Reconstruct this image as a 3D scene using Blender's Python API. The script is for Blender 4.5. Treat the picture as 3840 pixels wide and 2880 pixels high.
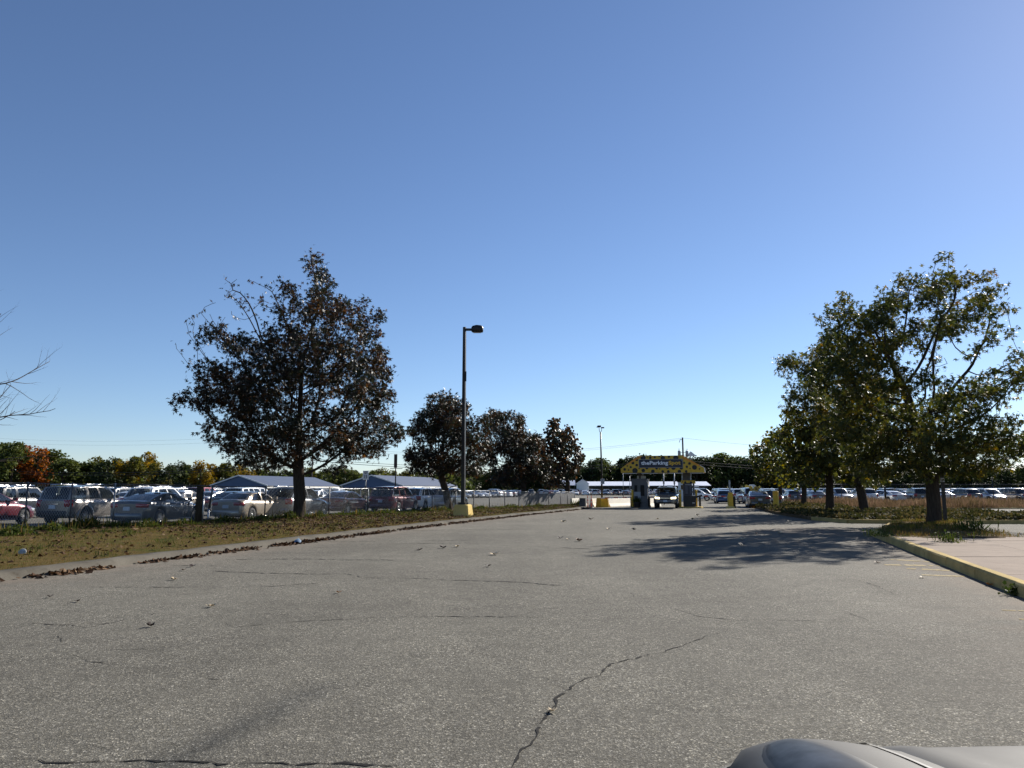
import bpy, bmesh, math, random
import numpy as np
from mathutils import Vector, Matrix
random.seed(7)
rng = np.random.default_rng(11)
R = math.radians
scene = bpy.context.scene
for o in list(bpy.data.objects):
    bpy.data.objects.remove(o, do_unlink=True)

# ------------------------------------------------------------ camera
cam_data = bpy.data.cameras.new('camera')
cam_data.sensor_width = 36.0
cam_data.lens = 27.04
cam_data.clip_start = 0.05
cam_data.clip_end = 6000
cam = bpy.data.objects.new('camera', cam_data)
cam.location = (0, 0, 1.5)
cam.rotation_euler = (R(90 + 7.84), 0, 0)
scene.collection.objects.link(cam)
scene.camera = cam

# ------------------------------------------------------------ sky, sun, exposure
SUN_AZ, SUN_EL = R(43), R(29.2)          # azimuth clockwise from +Y
world = bpy.data.worlds.new('World')
scene.world = world
world.use_nodes = True
wn = world.node_tree.nodes
wl = world.node_tree.links
wn.clear()
sky = wn.new('ShaderNodeTexSky')
sky.sky_type = 'NISHITA'
sky.sun_disc = False
sky.sun_elevation = SUN_EL
sky.sun_rotation = SUN_AZ
sky.altitude = 60
sky.air_density = 0.86
sky.dust_density = 0.09
sky.ozone_density = 4.6
bg = wn.new('ShaderNodeBackground')
bg.inputs['Strength'].default_value = 0.065
wo = wn.new('ShaderNodeOutputWorld')
tint = wn.new('ShaderNodeMix'); tint.data_type = 'RGBA'; tint.blend_type = 'MULTIPLY'
tint.inputs['Factor'].default_value = 1.0
tint.inputs['B'].default_value = (1.03, 0.985, 1.0, 1)      # camera white balance
wl.new(sky.outputs[0], tint.inputs['A'])
wl.new(tint.outputs['Result'], bg.inputs[0])
wl.new(bg.outputs[0], wo.inputs[0])

sun_data = bpy.data.lights.new('sun', 'SUN')
sun_data.energy = 5.0
sun_data.angle = R(0.53)
sun_data.color = (1.0, 0.94, 0.85)
sun = bpy.data.objects.new('sun', sun_data)
sdir = Vector((math.sin(SUN_AZ) * math.cos(SUN_EL), math.cos(SUN_AZ) * math.cos(SUN_EL), math.sin(SUN_EL)))
sun.rotation_euler = sdir.to_track_quat('Z', 'Y').to_euler()
sun.location = (30, 30, 40)
scene.collection.objects.link(sun)

vs = scene.view_settings
scene.display_settings.display_device = 'sRGB'
vs.view_transform = 'Standard'
vs.look = 'None'
vs.exposure = 0.95
vs.gamma = 1.0
vs.use_curve_mapping = False
scene.render.engine = 'CYCLES'
scene.cycles.transparent_max_bounces = 16
scene.cycles.max_bounces = 6

# ------------------------------------------------------------ object helpers
COL = scene.collection

def thing(name, label, cat, loc=(0, 0, 0), rz=0.0, group=None):
    o = bpy.data.objects.new(name, None)
    o.empty_display_size = 0.2
    COL.objects.link(o)
    o.location = loc
    o.rotation_euler = (0, 0, rz)
    o['label'] = label
    o['category'] = cat
    if group:
        o['group'] = group
    return o

def tag(o, label=None, cat=None, group=None, kind=None):
    if label: o['label'] = label
    if cat: o['category'] = cat
    if group: o['group'] = group
    if kind: o['kind'] = kind
    return o

def link(name, mesh, parent=None, loc=None, rz=None, mat=None):
    o = bpy.data.objects.new(name, mesh)
    COL.objects.link(o)
    if parent: o.parent = parent
    if loc is not None: o.location = loc
    if rz is not None: o.rotation_euler = (0, 0, rz)
    if mat is not None and mesh is not None:
        if len(mesh.materials) == 0: mesh.materials.append(mat)
    return o

class MB:
    """collects vertices, faces and material indices of one mesh"""
    def __init__(s):
        s.v = []; s.f = []; s.m = []; s.sm = []
    def add(s, vs_, fs, mi=0, smooth=False):
        b = len(s.v)
        s.v.extend([tuple(p) for p in vs_])
        for f in fs:
            s.f.append(tuple(i + b for i in f)); s.m.append(mi); s.sm.append(smooth)
        return b
    def box(s, c, d, rz=0.0, mi=0, taper=1.0):
        x, y, z = d[0] / 2, d[1] / 2, d[2] / 2
        ca, sa = math.cos(rz), math.sin(rz)
        P = []
        for k, zz in ((1.0, -z), (taper, z)):
            for sx, sy in ((-1, -1), (1, -1), (1, 1), (-1, 1)):
                px, py = sx * x * k, sy * y * k
                P.append((c[0] + px * ca - py * sa, c[1] + px * sa + py * ca, c[2] + zz))
        s.add(P, [(3, 2, 1, 0), (4, 5, 6, 7), (0, 1, 5, 4), (1, 2, 6, 5), (2, 3, 7, 6), (3, 0, 4, 7)], mi)
    def prism(s, poly, a0, a1, axis='z', mi=0):
        """polygon (2-D) extruded between a0 and a1 along an axis; poly ccw seen from +axis"""
        n = len(poly)
        def P(p, a):
            if axis == 'z': return (p[0], p[1], a)
            if axis == 'y': return (p[0], a, p[1])
            return (a, p[0], p[1])
        V = [P(p, a0) for p in poly] + [P(p, a1) for p in poly]
        Fs = [tuple(range(n - 1, -1, -1)), tuple(range(n, 2 * n))]
        for i in range(n):
            j = (i + 1) % n
            Fs.append((i, j, n + j, n + i))
        s.add(V, Fs, mi)
    def tube(s, pts, rad, n=6, mi=0, cap=True, smooth=True):
        pts = [Vector(p) for p in pts]
        if not hasattr(rad, '__len__'): rad = [rad] * len(pts)
        V = []; Fs = []
        up = Vector((0.013, 0.021, 1))
        for i, p in enumerate(pts):
            d = (pts[min(i + 1, len(pts) - 1)] - pts[max(i - 1, 0)])
            if d.length < 1e-9: d = Vector((0, 0, 1))
            d.normalize()
            a = up if abs(d.dot(up)) < 0.9 else Vector((1, 0.02, 0.01))
            u = d.cross(a).normalized(); w = d.cross(u).normalized()
            for k in range(n):
                t = 2 * math.pi * k / n
                V.append(p + (u * math.cos(t) + w * math.sin(t)) * rad[i])
        for i in range(len(pts) - 1):
            for k in range(n):
                a = i * n + k; b = i * n + (k + 1) % n
                Fs.append((a, b, b + n, a + n))
        s.add(V, Fs, mi, smooth)
        if cap:
            L = (len(pts) - 1) * n
            s.add(V[:n], [tuple(range(n))], mi); s.add(V[L:], [tuple(range(n - 1, -1, -1))], mi)
    def lathe(s, prof, n=16, c=(0, 0, 0), axis='z', mi=0, smooth=True):
        V = []; Fs = []
        for (r, h) in prof:
            for k in range(n):
                t = 2 * math.pi * k / n
                a, b = r * math.cos(t), r * math.sin(t)
                p = (a, b, h) if axis == 'z' else ((a, h, b) if axis == 'y' else (h, a, b))
                V.append((c[0] + p[0], c[1] + p[1], c[2] + p[2]))
        for i in range(len(prof) - 1):
            for k in range(n):
                a = i * n + k; b = i * n + (k + 1) % n
                Fs.append((a, b, b + n, a + n))
        s.add(V, Fs, mi, smooth)
    def grid(s, G, mi=0, smooth=True, skip=None):
        """G[i][j] points"""
        nr, nc = len(G), len(G[0])
        V = [p for row in G for p in row]
        Fs = []
        for i in range(nr - 1):
            for j in range(nc - 1):
                if skip and skip(i, j): continue
                Fs.append((i * nc + j, i * nc + j + 1, (i + 1) * nc + j + 1, (i + 1) * nc + j))
        s.add(V, Fs, mi, smooth)
    def mesh(s, name='mesh', mats=(), fix=True):
        me = bpy.data.meshes.new(name)
        me.from_pydata(s.v, [], s.f)
        for m in mats: me.materials.append(m)
        me.polygons.foreach_set('material_index', s.m)
        me.polygons.foreach_set('use_smooth', s.sm)
        if fix:
            bm = bmesh.new(); bm.from_mesh(me)
            bmesh.ops.remove_doubles(bm, verts=bm.verts, dist=0.0004)
            bmesh.ops.recalc_face_normals(bm, faces=bm.faces)
            bm.to_mesh(me); bm.free()
        me.update()
        return me
    def build(s, name, mat, parent=None, loc=None, rz=None, fix=True):
        mats = mat if isinstance(mat, (list, tuple)) else [mat]
        return link(name, s.mesh(name, mats, fix), parent, loc, rz)

def np_mesh(name, V, Fa, mat, smooth=False, attr=None):
    """fast mesh from arrays: V (n,3), Fa (m,k)"""
    me = bpy.data.meshes.new(name)
    n, k = Fa.shape
    me.vertices.add(len(V)); me.vertices.foreach_set('co', np.ascontiguousarray(V, dtype=np.float32).ravel())
    me.loops.add(n * k); me.loops.foreach_set('vertex_index', np.ascontiguousarray(Fa, dtype=np.int32).ravel())
    me.polygons.add(n)
    me.polygons.foreach_set('loop_start', np.arange(0, n * k, k, dtype=np.int32))
    me.polygons.foreach_set('loop_total', np.full(n, k, dtype=np.int32))
    me.polygons.foreach_set('use_smooth', np.full(n, smooth, dtype=bool))
    if attr:
        for an, vals in attr.items():
            a = me.attributes.new(an, 'FLOAT', 'POINT')
            a.data.foreach_set('value', np.ascontiguousarray(vals, dtype=np.float32))
    me.materials.append(mat)
    me.update(calc_edges=True)
    me.validate()
    return me

# ------------------------------------------------------------ materials
_MATS = {}
def new_mat(name):
    m = bpy.data.materials.new(name); m.use_nodes = True
    return m, m.node_tree.nodes, m.node_tree.links, m.node_tree.nodes['Principled BSDF']

def noise(nt, scale, detail=4.0, rough=0.55, coord=None):
    n = nt.nodes.new('ShaderNodeTexNoise')
    n.inputs['Scale'].default_value = scale
    n.inputs['Detail'].default_value = detail
    n.inputs['Roughness'].default_value = rough
    if coord is not None: nt.links.new(coord, n.inputs['Vector'])
    return n

def ramp(nt, fac, stops):
    r = nt.nodes.new('ShaderNodeValToRGB')
    nt.links.new(fac, r.inputs[0])
    el = r.color_ramp.elements
    while len(el) < len(stops): el.new(0.5)
    for e, (p, c) in zip(el, stops):
        e.position = p
        e.color = (c, c, c, 1) if not hasattr(c, '__len__') else (*c, 1)
    return r

def mixc(nt, fac, a, b, mode='MIX'):
    n = nt.nodes.new('ShaderNodeMix'); n.data_type = 'RGBA'; n.blend_type = mode
    for sock, v in ((n.inputs['Factor'], fac), (n.inputs['A'], a), (n.inputs['B'], b)):
        if isinstance(v, bpy.types.NodeSocket): nt.links.new(v, sock)
        elif hasattr(v, '__len__'): sock.default_value = (*v[:3], 1)
        else: sock.default_value = v
    return n.outputs['Result']

def bump(nt, height, strength, dist, bsdf):
    b = nt.nodes.new('ShaderNodeBump')
    b.inputs['Strength'].default_value = strength
    b.inputs['Distance'].default_value = dist
    nt.links.new(height, b.inputs['Height'])
    nt.links.new(b.outputs[0], bsdf.inputs['Normal'])

def plain(name, col, rough=0.6, metal=0.0, var=0.15, nscale=3.0, coat=0.0, spec=0.5):
    """painted / moulded surface with slight uneven tone and roughness"""
    if name in _MATS: return _MATS[name]
    m, N, L, b = new_mat(name)
    nt = m.node_tree
    tc = N.new('ShaderNodeTexCoord')
    n = noise(nt, nscale, 5, 0.6, tc.outputs['Object'])
    lo = tuple(c * (1 - var) for c in col); hi = tuple(min(1, c * (1 + var)) for c in col)
    r = ramp(nt, n.outputs[0], [(0.3, lo), (0.7, hi)])
    L.new(r.outputs[0], b.inputs['Base Color'])
    rr = ramp(nt, n.outputs[0], [(0.3, min(1, rough * 1.1)), (0.7, rough * 0.9)])
    L.new(rr.outputs[0], b.inputs['Roughness'])
    b.inputs['Metallic'].default_value = metal
    b.inputs['Specular IOR Level'].default_value = spec
    if coat:
        b.inputs['Coat Weight'].default_value = coat
        b.inputs['Coat Roughness'].default_value = 0.04
    _MATS[name] = m
    return m

def asphalt(name, tone=0.105, fine=True, dirt=False):
    m, N, L, b = new_mat(name)
    nt = m.node_tree
    tc = N.new('ShaderNodeTexCoord')
    co = tc.outputs['Object']
    big = noise(nt, 0.22, 4, 0.6, co)
    mid = noise(nt, 2.3, 5, 0.65, co)
    base = ramp(nt, big.outputs[0], [(0.3, (tone * 0.81, tone * 0.76, tone * 0.635)), (0.7, (tone * 1.15, tone * 1.085, tone * 0.90))])
    midr = ramp(nt, mid.outputs[0], [(0.25, 0.84), (0.75, 1.14)])
    lane = N.new('ShaderNodeMapping'); lane.inputs['Rotation'].default_value = (0, 0, R(17)); lane.inputs['Scale'].default_value = (0.55, 0.07, 1)
    L.new(co, lane.inputs[0])
    ln = noise(nt, 1.0, 4, 0.6, lane.outputs[0])
    lnr = ramp(nt, ln.outputs[0], [(0.3, 0.88), (0.7, 1.10)])
    c = mixc(nt, 1.0, mixc(nt, 1.0, base.outputs[0], midr.outputs[0], 'MULTIPLY'), lnr.outputs[0], 'MULTIPLY')
    if fine:
        vo = N.new('ShaderNodeTexVoronoi'); vo.inputs['Scale'].default_value = 105
        vo.inputs['Randomness'].default_value = 1.0
        L.new(co, vo.inputs['Vector'])
        sep = N.new('ShaderNodeSeparateColor'); L.new(vo.outputs['Color'], sep.inputs[0])
        st = ramp(nt, sep.outputs[0], [(0.0, 0.42), (0.35, 0.78), (0.75, 1.12), (0.92, 1.7), (0.98, 3.4)])
        tint = ramp(nt, sep.outputs[1], [(0.0, (1.0, 0.97, 0.90)), (0.5, (1, 1, 1)), (1.0, (0.96, 0.98, 1.04))])
        sc_ = mixc(nt, 1.0, st.outputs[0], tint.outputs[0], 'MULTIPLY')
        # stones fade out where fines fill the surface
        wear = noise(nt, 0.9, 3, 0.6, co)
        wf = ramp(nt, wear.outputs[0], [(0.3, 0.55), (0.7, 1.0)])
        v2 = N.new('ShaderNodeTexVoronoi'); v2.inputs['Scale'].default_value = 48; L.new(co, v2.inputs['Vector'])
        s2 = N.new('ShaderNodeSeparateColor'); L.new(v2.outputs['Color'], s2.inputs[0])
        r2_ = ramp(nt, s2.outputs[0], [(0.0, 0.62), (0.3, 0.9), (0.8, 1.08), (0.95, 1.5)])
        c2 = mixc(nt, 1.0, mixc(nt, 1.0, c, sc_, 'MULTIPLY'), r2_.outputs[0], 'MULTIPLY')
        c = mixc(nt, wf.outputs[0], c, c2)
        bump(nt, vo.outputs['Distance'], 0.55, 0.006, b)
    if dirt:
        at_ = N.new('ShaderNodeAttribute'); at_.attribute_name = 'dirt'
        dn = noise(nt, 1.3, 5, 0.7, co)
        mm = N.new('ShaderNodeMath'); mm.operation = 'MULTIPLY'
        dr = ramp(nt, dn.outputs[0], [(0.32, 0.15), (0.62, 1.0)])
        L.new(at_.outputs['Fac'], mm.inputs[0]); L.new(dr.outputs[0], mm.inputs[1])
        c = mixc(nt, mm.outputs[0], c, (0.19, 0.150, 0.115))
        # old tyre smear: a straight dark band
        at2 = N.new('ShaderNodeAttribute'); at2.attribute_name = 'smear'
        sn = noise(nt, 5.0, 4, 0.7, co)
        m2 = N.new('ShaderNodeMath'); m2.operation = 'MULTIPLY'
        sr = ramp(nt, sn.outputs[0], [(0.2, 0.5), (0.6, 1.0)])
        L.new(at2.outputs['Fac'], m2.inputs[0]); L.new(sr.outputs[0], m2.inputs[1])
        dk = mixc(nt, 1.0, c, (0.52, 0.54, 0.58), 'MULTIPLY')
        c = mixc(nt, m2.outputs[0], c, dk)
    L.new(c, b.inputs['Base Color'])
    b.inputs['Roughness'].default_value = 0.95
    b.inputs['Specular IOR Level'].default_value = 0.15
    return m

def concrete(name, col, jitter=0.18, stain=(0.5, 0.45, 0.38), bstr=0.3):
    m, N, L, b = new_mat(name)
    nt = m.node_tree
    tc = N.new('ShaderNodeTexCoord'); co = tc.outputs['Object']
    n1 = noise(nt, 1.1, 5, 0.6, co); n2 = noise(nt, 60, 3, 0.6, co); n3 = noise(nt, 4.0, 6, 0.7, co)
    r1 = ramp(nt, n1.outputs[0], [(0.3, tuple(c * (1 - jitter) for c in col)), (0.7, tuple(c * (1 + jitter * .7) for c in col))])
    r2 = ramp(nt, n2.outputs[0], [(0.3, 0.82), (0.7, 1.12)])
    c = mixc(nt, 1.0, r1.outputs[0], r2.outputs[0], 'MULTIPLY')
    r3 = ramp(nt, n3.outputs[0], [(0.56, 0.0), (0.7, 0.55)])
    c = mixc(nt, r3.outputs[0], c, mixc(nt, 1.0, c, stain, 'MULTIPLY'))
    L.new(c, b.inputs['Base Color'])
    b.inputs['Roughness'].default_value = 0.95
    b.inputs['Specular IOR Level'].default_value = 0.08
    bump(nt, n2.outputs[0], bstr, 0.01, b)
    return m

def paint(name, col, metal=0.0, rough=0.32):
    if name in _MATS: return _MATS[name]
    m, N, L, b = new_mat(name)
    nt = m.node_tree
    tc = N.new('ShaderNodeTexCoord')
    n = noise(nt, 2.0, 4, 0.6, tc.outputs['Object'])
    lo = tuple(c * 0.93 for c in col); hi = tuple(min(1, c * 1.05) for c in col)
    r = ramp(nt, n.outputs[0], [(0.3, lo), (0.7, hi)])
    L.new(r.outputs[0], b.inputs['Base Color'])
    b.inputs['Metallic'].default_value = metal
    b.inputs['Roughness'].default_value = rough
    b.inputs['Coat Weight'].default_value = 1.0
    b.inputs['Coat Roughness'].default_value = 0.06
    _MATS[name] = m
    return m

def car_glass():
    m, N, L, b = new_mat('car_glass')
    nt = m.node_tree
    tr = N.new('ShaderNodeBsdfTransparent'); tr.inputs[0].default_value = (0.42, 0.47, 0.46, 1)
    gl = N.new('ShaderNodeBsdfGlossy'); gl.inputs['Roughness'].default_value = 0.03
    fr = N.new('ShaderNodeFresnel'); fr.inputs[0].default_value = 1.55
    ad = N.new('ShaderNodeMath'); ad.operation = 'MULTIPLY_ADD'; ad.inputs[1].default_value = 1.3; ad.inputs[2].default_value = 0.03
    L.new(fr.outputs[0], ad.inputs[0])
    mx = N.new('ShaderNodeMixShader')
    L.new(ad.outputs[0], mx.inputs[0]); L.new(tr.outputs[0], mx.inputs[1]); L.new(gl.outputs[0], mx.inputs[2])
    L.new(mx.outputs[0], N['Material Output'].inputs[0])
    return m

def leaf_mat(name, stops, trans=0.35, rough=0.35, spec=0.5):
    """every leaf island takes its own tint"""
    m, N, L, b = new_mat(name)
    nt = m.node_tree
    g = N.new('ShaderNodeNewGeometry')
    tc = N.new('ShaderNodeTexCoord')
    pn = noise(nt, 0.55, 3, 0.6, tc.outputs['Object'])
    ad = N.new('ShaderNodeMath'); ad.operation = 'MULTIPLY_ADD'
    ad.inputs[1].default_value = 0.55
    L.new(g.outputs['Random Per Island'], ad.inputs[0])
    sc_ = N.new('ShaderNodeMath'); sc_.operation = 'MULTIPLY_ADD'
    sc_.inputs[1].default_value = 1.3; sc_.inputs[2].default_value = -0.42
    L.new(pn.outputs[0], sc_.inputs[0]); L.new(sc_.outputs[0], ad.inputs[2])
    r = ramp(nt, ad.outputs[0], stops)
    L.new(r.outputs[0], b.inputs['Base Color'])
    b.inputs['Roughness'].default_value = rough
    b.inputs['Specular IOR Level'].default_value = spec
    t = N.new('ShaderNodeBsdfTranslucent')
    hs = N.new('ShaderNodeHueSaturation'); hs.inputs['Value'].default_value = 1.5; hs.inputs['Saturation'].default_value = 1.15
    L.new(r.outputs[0], hs.inputs['Color']); L.new(hs.outputs[0], t.inputs[0])
    mx = N.new('ShaderNodeMixShader'); mx.inputs[0].default_value = trans
    L.new(b.outputs[0], mx.inputs[1]); L.new(t.outputs[0], mx.inputs[2])
    L.new(mx.outputs[0], N['Material Output'].inputs[0])
    return m

def bark_mat(name, col):
    m, N, L, b = new_mat(name)
    nt = m.node_tree
    tc = N.new('ShaderNodeTexCoord')
    mp = N.new('ShaderNodeMapping'); mp.inputs['Scale'].default_value = (9, 9, 1.6)
    L.new(tc.outputs['Object'], mp.inputs[0])
    n = noise(nt, 2.2, 6, 0.7, mp.outputs[0])
    r = ramp(nt, n.outputs[0], [(0.3, tuple(c * 0.45 for c in col)), (0.7, tuple(c * 1.25 for c in col))])
    L.new(r.outputs[0], b.inputs['Base Color'])
    b.inputs['Roughness'].default_value = 1.0
    b.inputs['Specular IOR Level'].default_value = 0.03
    bump(nt, n.outputs[0], 0.9, 0.04, b)
    return m

def emit(name, col, strength):
    m, N, L, b = new_mat(name)
    b.inputs['Base Color'].default_value = (*col, 1)
    b.inputs['Emission Color'].default_value = (*col, 1)
    b.inputs['Emission Strength'].default_value = strength
    b.inputs['Roughness'].default_value = 0.1
    return m

def ground_mat(name, cols, s1=0.8, s2=14.0):
    m, N, L, b = new_mat(name)
    nt = m.node_tree
    tc = N.new('ShaderNodeTexCoord'); co = tc.outputs['Object']
    n1 = noise(nt, s1, 6, 0.65, co); n2 = noise(nt, s2, 5, 0.7, co)
    r1 = ramp(nt, n1.outputs[0], [(0.30, cols[0]), (0.5, cols[1]), (0.68, cols[2])])
    r2 = ramp(nt, n2.outputs[0], [(0.3, 0.6), (0.7, 1.3)])
    c = mixc(nt, 1.0, r1.outputs[0], r2.outputs[0], 'MULTIPLY')
    L.new(c, b.inputs['Base Color'])
    b.inputs['Roughness'].default_value = 1.0
    b.inputs['Specular IOR Level'].default_value = 0.02
    bump(nt, n2.outputs[0], 0.8, 0.05, b)
    return m

M_road = asphalt('road_asphalt', 0.116, True, True)
M_lot = asphalt('lot_asphalt', 0.112, False)
M_crack = plain('crack_tar', (0.018, 0.017, 0.016), 0.9, 0, 0.3, 20, spec=0.1)
M_kerbgrey = concrete('berm_asphalt', (0.108, 0.098, 0.080), 0.3)
M_pave = concrete('pavement_concrete', (0.255, 0.205, 0.165), 0.14, (0.70, 0.66, 0.6), 0.2)
M_kerbyel = concrete('kerb_yellow_paint', (0.44, 0.33, 0.135), 0.28, (0.50, 0.52, 0.56), 0.35)
M_yelline = concrete('yellow_marking', (0.36, 0.29, 0.16), 0.3, (0.4, 0.42, 0.5), 0.3)
M_soil = ground_mat('verge_soil', [(0.052, 0.058, 0.017), (0.105, 0.072, 0.030), (0.066, 0.066, 0.020)])
M_dirt = ground_mat('island_soil', [(0.07, 0.052, 0.03), (0.12, 0.088, 0.052), (0.15, 0.11, 0.07)])
M_field = ground_mat('field_grass', [(0.05, 0.06, 0.025), (0.08, 0.075, 0.03), (0.11, 0.09, 0.045)], 0.05, 1.0)
M_bark = bark_mat('maple_bark', (0.062, 0.050, 0.040))
M_barkpale = bark_mat('twig_bark', (0.13, 0.105, 0.09))
M_leafred = leaf_mat('maroon_maple_leaf', [(0.0, (0.009, 0.014, 0.008)), (0.42, (0.015, 0.018, 0.010)), (0.68, (0.034, 0.020, 0.011)), (0.86, (0.085, 0.038, 0.014)), (0.99, (0.15, 0.075, 0.026))], 0.28, 0.45, 0.3)
M_leafgreen = leaf_mat('olive_maple_leaf', [(0.0, (0.016, 0.025, 0.009)), (0.38, (0.036, 0.046, 0.013)), (0.66, (0.078, 0.078, 0.018)), (0.86, (0.15, 0.115, 0.02)), (0.99, (0.21, 0.105, 0.02))], 0.36, 0.5, 0.22)
M_dead = leaf_mat('dead_leaf', [(0.0, (0.016, 0.009, 0.006)), (0.45, (0.045, 0.024, 0.013)), (0.75, (0.10, 0.056, 0.03)), (0.97, (0.22, 0.15, 0.09))], 0.10, 0.8, 0.1)
M_grass = leaf_mat('verge_grass', [(0.0, (0.035, 0.058, 0.012)), (0.35, (0.065, 0.078, 0.018)), (0.6, (0.12, 0.085, 0.03)), (0.9, (0.18, 0.115, 0.05))], 0.3, 0.9, 0.04)
M_weed = leaf_mat('weed_leaf', [(0.0, (0.020, 0.032, 0.009)), (0.5, (0.042, 0.058, 0.014)), (0.9, (0.09, 0.095, 0.024))], 0.3, 0.7, 0.1)
M_juniper = leaf_mat('ground_cover_leaf', [(0.0, (0.018, 0.022, 0.009)), (0.45, (0.045, 0.046, 0.017)), (0.75, (0.10, 0.08, 0.034)), (0.95, (0.17, 0.125, 0.065))], 0.2, 0.8, 0.08)
M_redgrass = leaf_mat('russet_grass', [(0.0, (0.045, 0.042, 0.018)), (0.35, (0.10, 0.072, 0.04)), (0.7, (0.16, 0.105, 0.075)), (0.95, (0.23, 0.17, 0.11))], 0.25, 0.9, 0.05)
M_glass = car_glass()
M_darkglass = plain('tinted_glass', (0.010, 0.012, 0.014), 0.08, 0, 0.1, 2, spec=0.5)
M_trim = plain('black_trim', (0.022, 0.022, 0.023), 0.55, 0, 0.15, 6)
M_interior = plain('cabin_upholstery', (0.045, 0.043, 0.042), 0.85, 0, 0.2, 6)
M_tyre = plain('tyre_rubber', (0.02, 0.02, 0.02), 0.85, 0, 0.2, 8)
M_rim = plain('alloy_rim', (0.55, 0.55, 0.56), 0.28, 0.9, 0.08, 5)
M_chrome = plain('chrome', (0.7, 0.7, 0.72), 0.12, 1.0, 0.05, 5)
M_tail = plain('tail_light_lens', (0.32, 0.012, 0.012), 0.12, 0, 0.1, 10, 1.0)
M_lens = plain('headlight_lens', (0.55, 0.57, 0.6), 0.08, 0.3, 0.15, 12, 1.0)
M_plate = plain('number_plate', (0.5, 0.55, 0.62), 0.45, 0, 0.08, 20)
M_headon = emit('lit_headlight', (1.0, 0.87, 0.56), 2.6)
M_pole = plain('bronze_pole', (0.018, 0.016, 0.015), 0.42, 0.3, 0.2, 4)
M_galv = plain('galvanised_steel', (0.30, 0.31, 0.32), 0.42, 0.8, 0.2, 6)
M_wire = plain('fence_wire', (0.33, 0.34, 0.34), 0.5, 0.55, 0.15, 4)
M_fpost = plain('fence_post_steel', (0.10, 0.10, 0.105), 0.5, 0.6, 0.25, 6)
M_wood = bark_mat('weathered_wood', (0.055, 0.045, 0.032))
M_yel = plain('signal_yellow', (0.70, 0.43, 0.03), 0.5, 0, 0.12, 3)
M_yelpole = concrete('yellow_concrete_base', (0.62, 0.46, 0.17), 0.12, (0.7, 0.68, 0.65), 0.2)
M_white = plain('white_paint', (0.78, 0.77, 0.73), 0.6, 0, 0.06, 2)
M_barrier = concrete('white_barrier', (0.74, 0.71, 0.63), 0.06, (0.8, 0.77, 0.72), 0.15)
M_blockgrey = concrete('dark_concrete', (0.13, 0.125, 0.12), 0.15)
M_black = plain('black_plastic', (0.012, 0.012, 0.013), 0.5, 0, 0.2, 5)
M_navy = plain('navy_panel', (0.018, 0.02, 0.035), 0.45, 0, 0.1, 5)
M_boothglass = plain('booth_glass', (0.008, 0.009, 0.011), 0.3, 0, 0.1, 2, spec=0.12)
M_booth = plain('booth_grey', (0.12, 0.115, 0.113), 0.6, 0, 0.08, 3)
M_orange = plain('orange_plastic', (0.75, 0.11, 0.035), 0.5, 0, 0.1, 4)
M_bluewall = plain('blue_siding', (0.035, 0.075, 0.16), 0.5, 0, 0.08, 1)
M_blueroof = plain('grey_blue_roof', (0.036, 0.058, 0.11), 0.7, 0.0, 0.1, 0.6)
M_whiteroof = plain('white_roof_sheet', (0.72, 0.74, 0.80), 0.35, 0.0, 0.06, 0.6)
M_siding = plain('pale_siding', (0.62, 0.66, 0.66), 0.6, 0, 0.06, 1)
M_sign = plain('sign_white', (0.62, 0.63, 0.63), 0.5, 0, 0.06, 4)
M_tan = plain('tan_box', (0.45, 0.40, 0.28), 0.6, 0, 0.08, 4)
M_red = plain('barrier_red', (0.45, 0.03, 0.03), 0.5, 0, 0.1, 4)
M_signyel = plain('dull_yellow_disc', (0.50, 0.36, 0.06), 0.5, 0, 0.1, 4)
M_transf = plain('transformer_grey', (0.30, 0.31, 0.33), 0.5, 0.3, 0.1, 3)
M_slat = plain("fence_slat_grey", (0.09, 0.09, 0.092), .7, 0, .15, 3)
M_polewood = bark_mat('utility_pole_wood', (0.11, 0.095, 0.085))

# ------------------------------------------------------------ the ground
KLP = [(-14.0, -12), (-12.6, -5), (-10.3, 5), (-8.75, 12.0), (-7.45, 17), (-6.2, 22), (-4.15, 30), (-1.95, 37.5), (0.5, 45.7), (3.7, 55.5), (5.6, 61.5), (6.3, 65.5), (6.6, 69), (6.7, 74)]
def KL(y):
    return float(np.interp(y, [p[1] for p in KLP], [p[0] for p in KLP]))
def KR(y):
    return 7.14 + 0.3175 * (y - 11.04)
def FX(y):                      # fence line on the left
    return -9.7 + 0.515 * (y - 41.8)

def smooth_noise(x, y, s=1.0, seed=0.0):
    return (math.sin(x * 1.7 * s + seed) * math.cos(y * 1.3 * s - seed * 2) + 0.5 * math.sin(x * 4.1 * s - y * 3.3 * s + seed) + 0.3 * math.sin(x * 9.7 * s + y * 8.1 * s)) / 1.8

mb = MB()
mb.add([(-3000, -300, -0.03), (3000, -300, -0.03), (3000, 5000, -0.03), (-3000, 5000, -0.03)], [(0, 1, 2, 3)])
tag(mb.build('ground', M_field, fix=False), kind='structure')
mb = MB()
mb.add([(-190, -20, -0.004), (210, -20, -0.004), (260, 345, -0.004), (-260, 345, -0.004)], [(0, 1, 2, 3)])
tag(mb.build('parking_lot', M_lot, fix=False), kind='structure')

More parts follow.
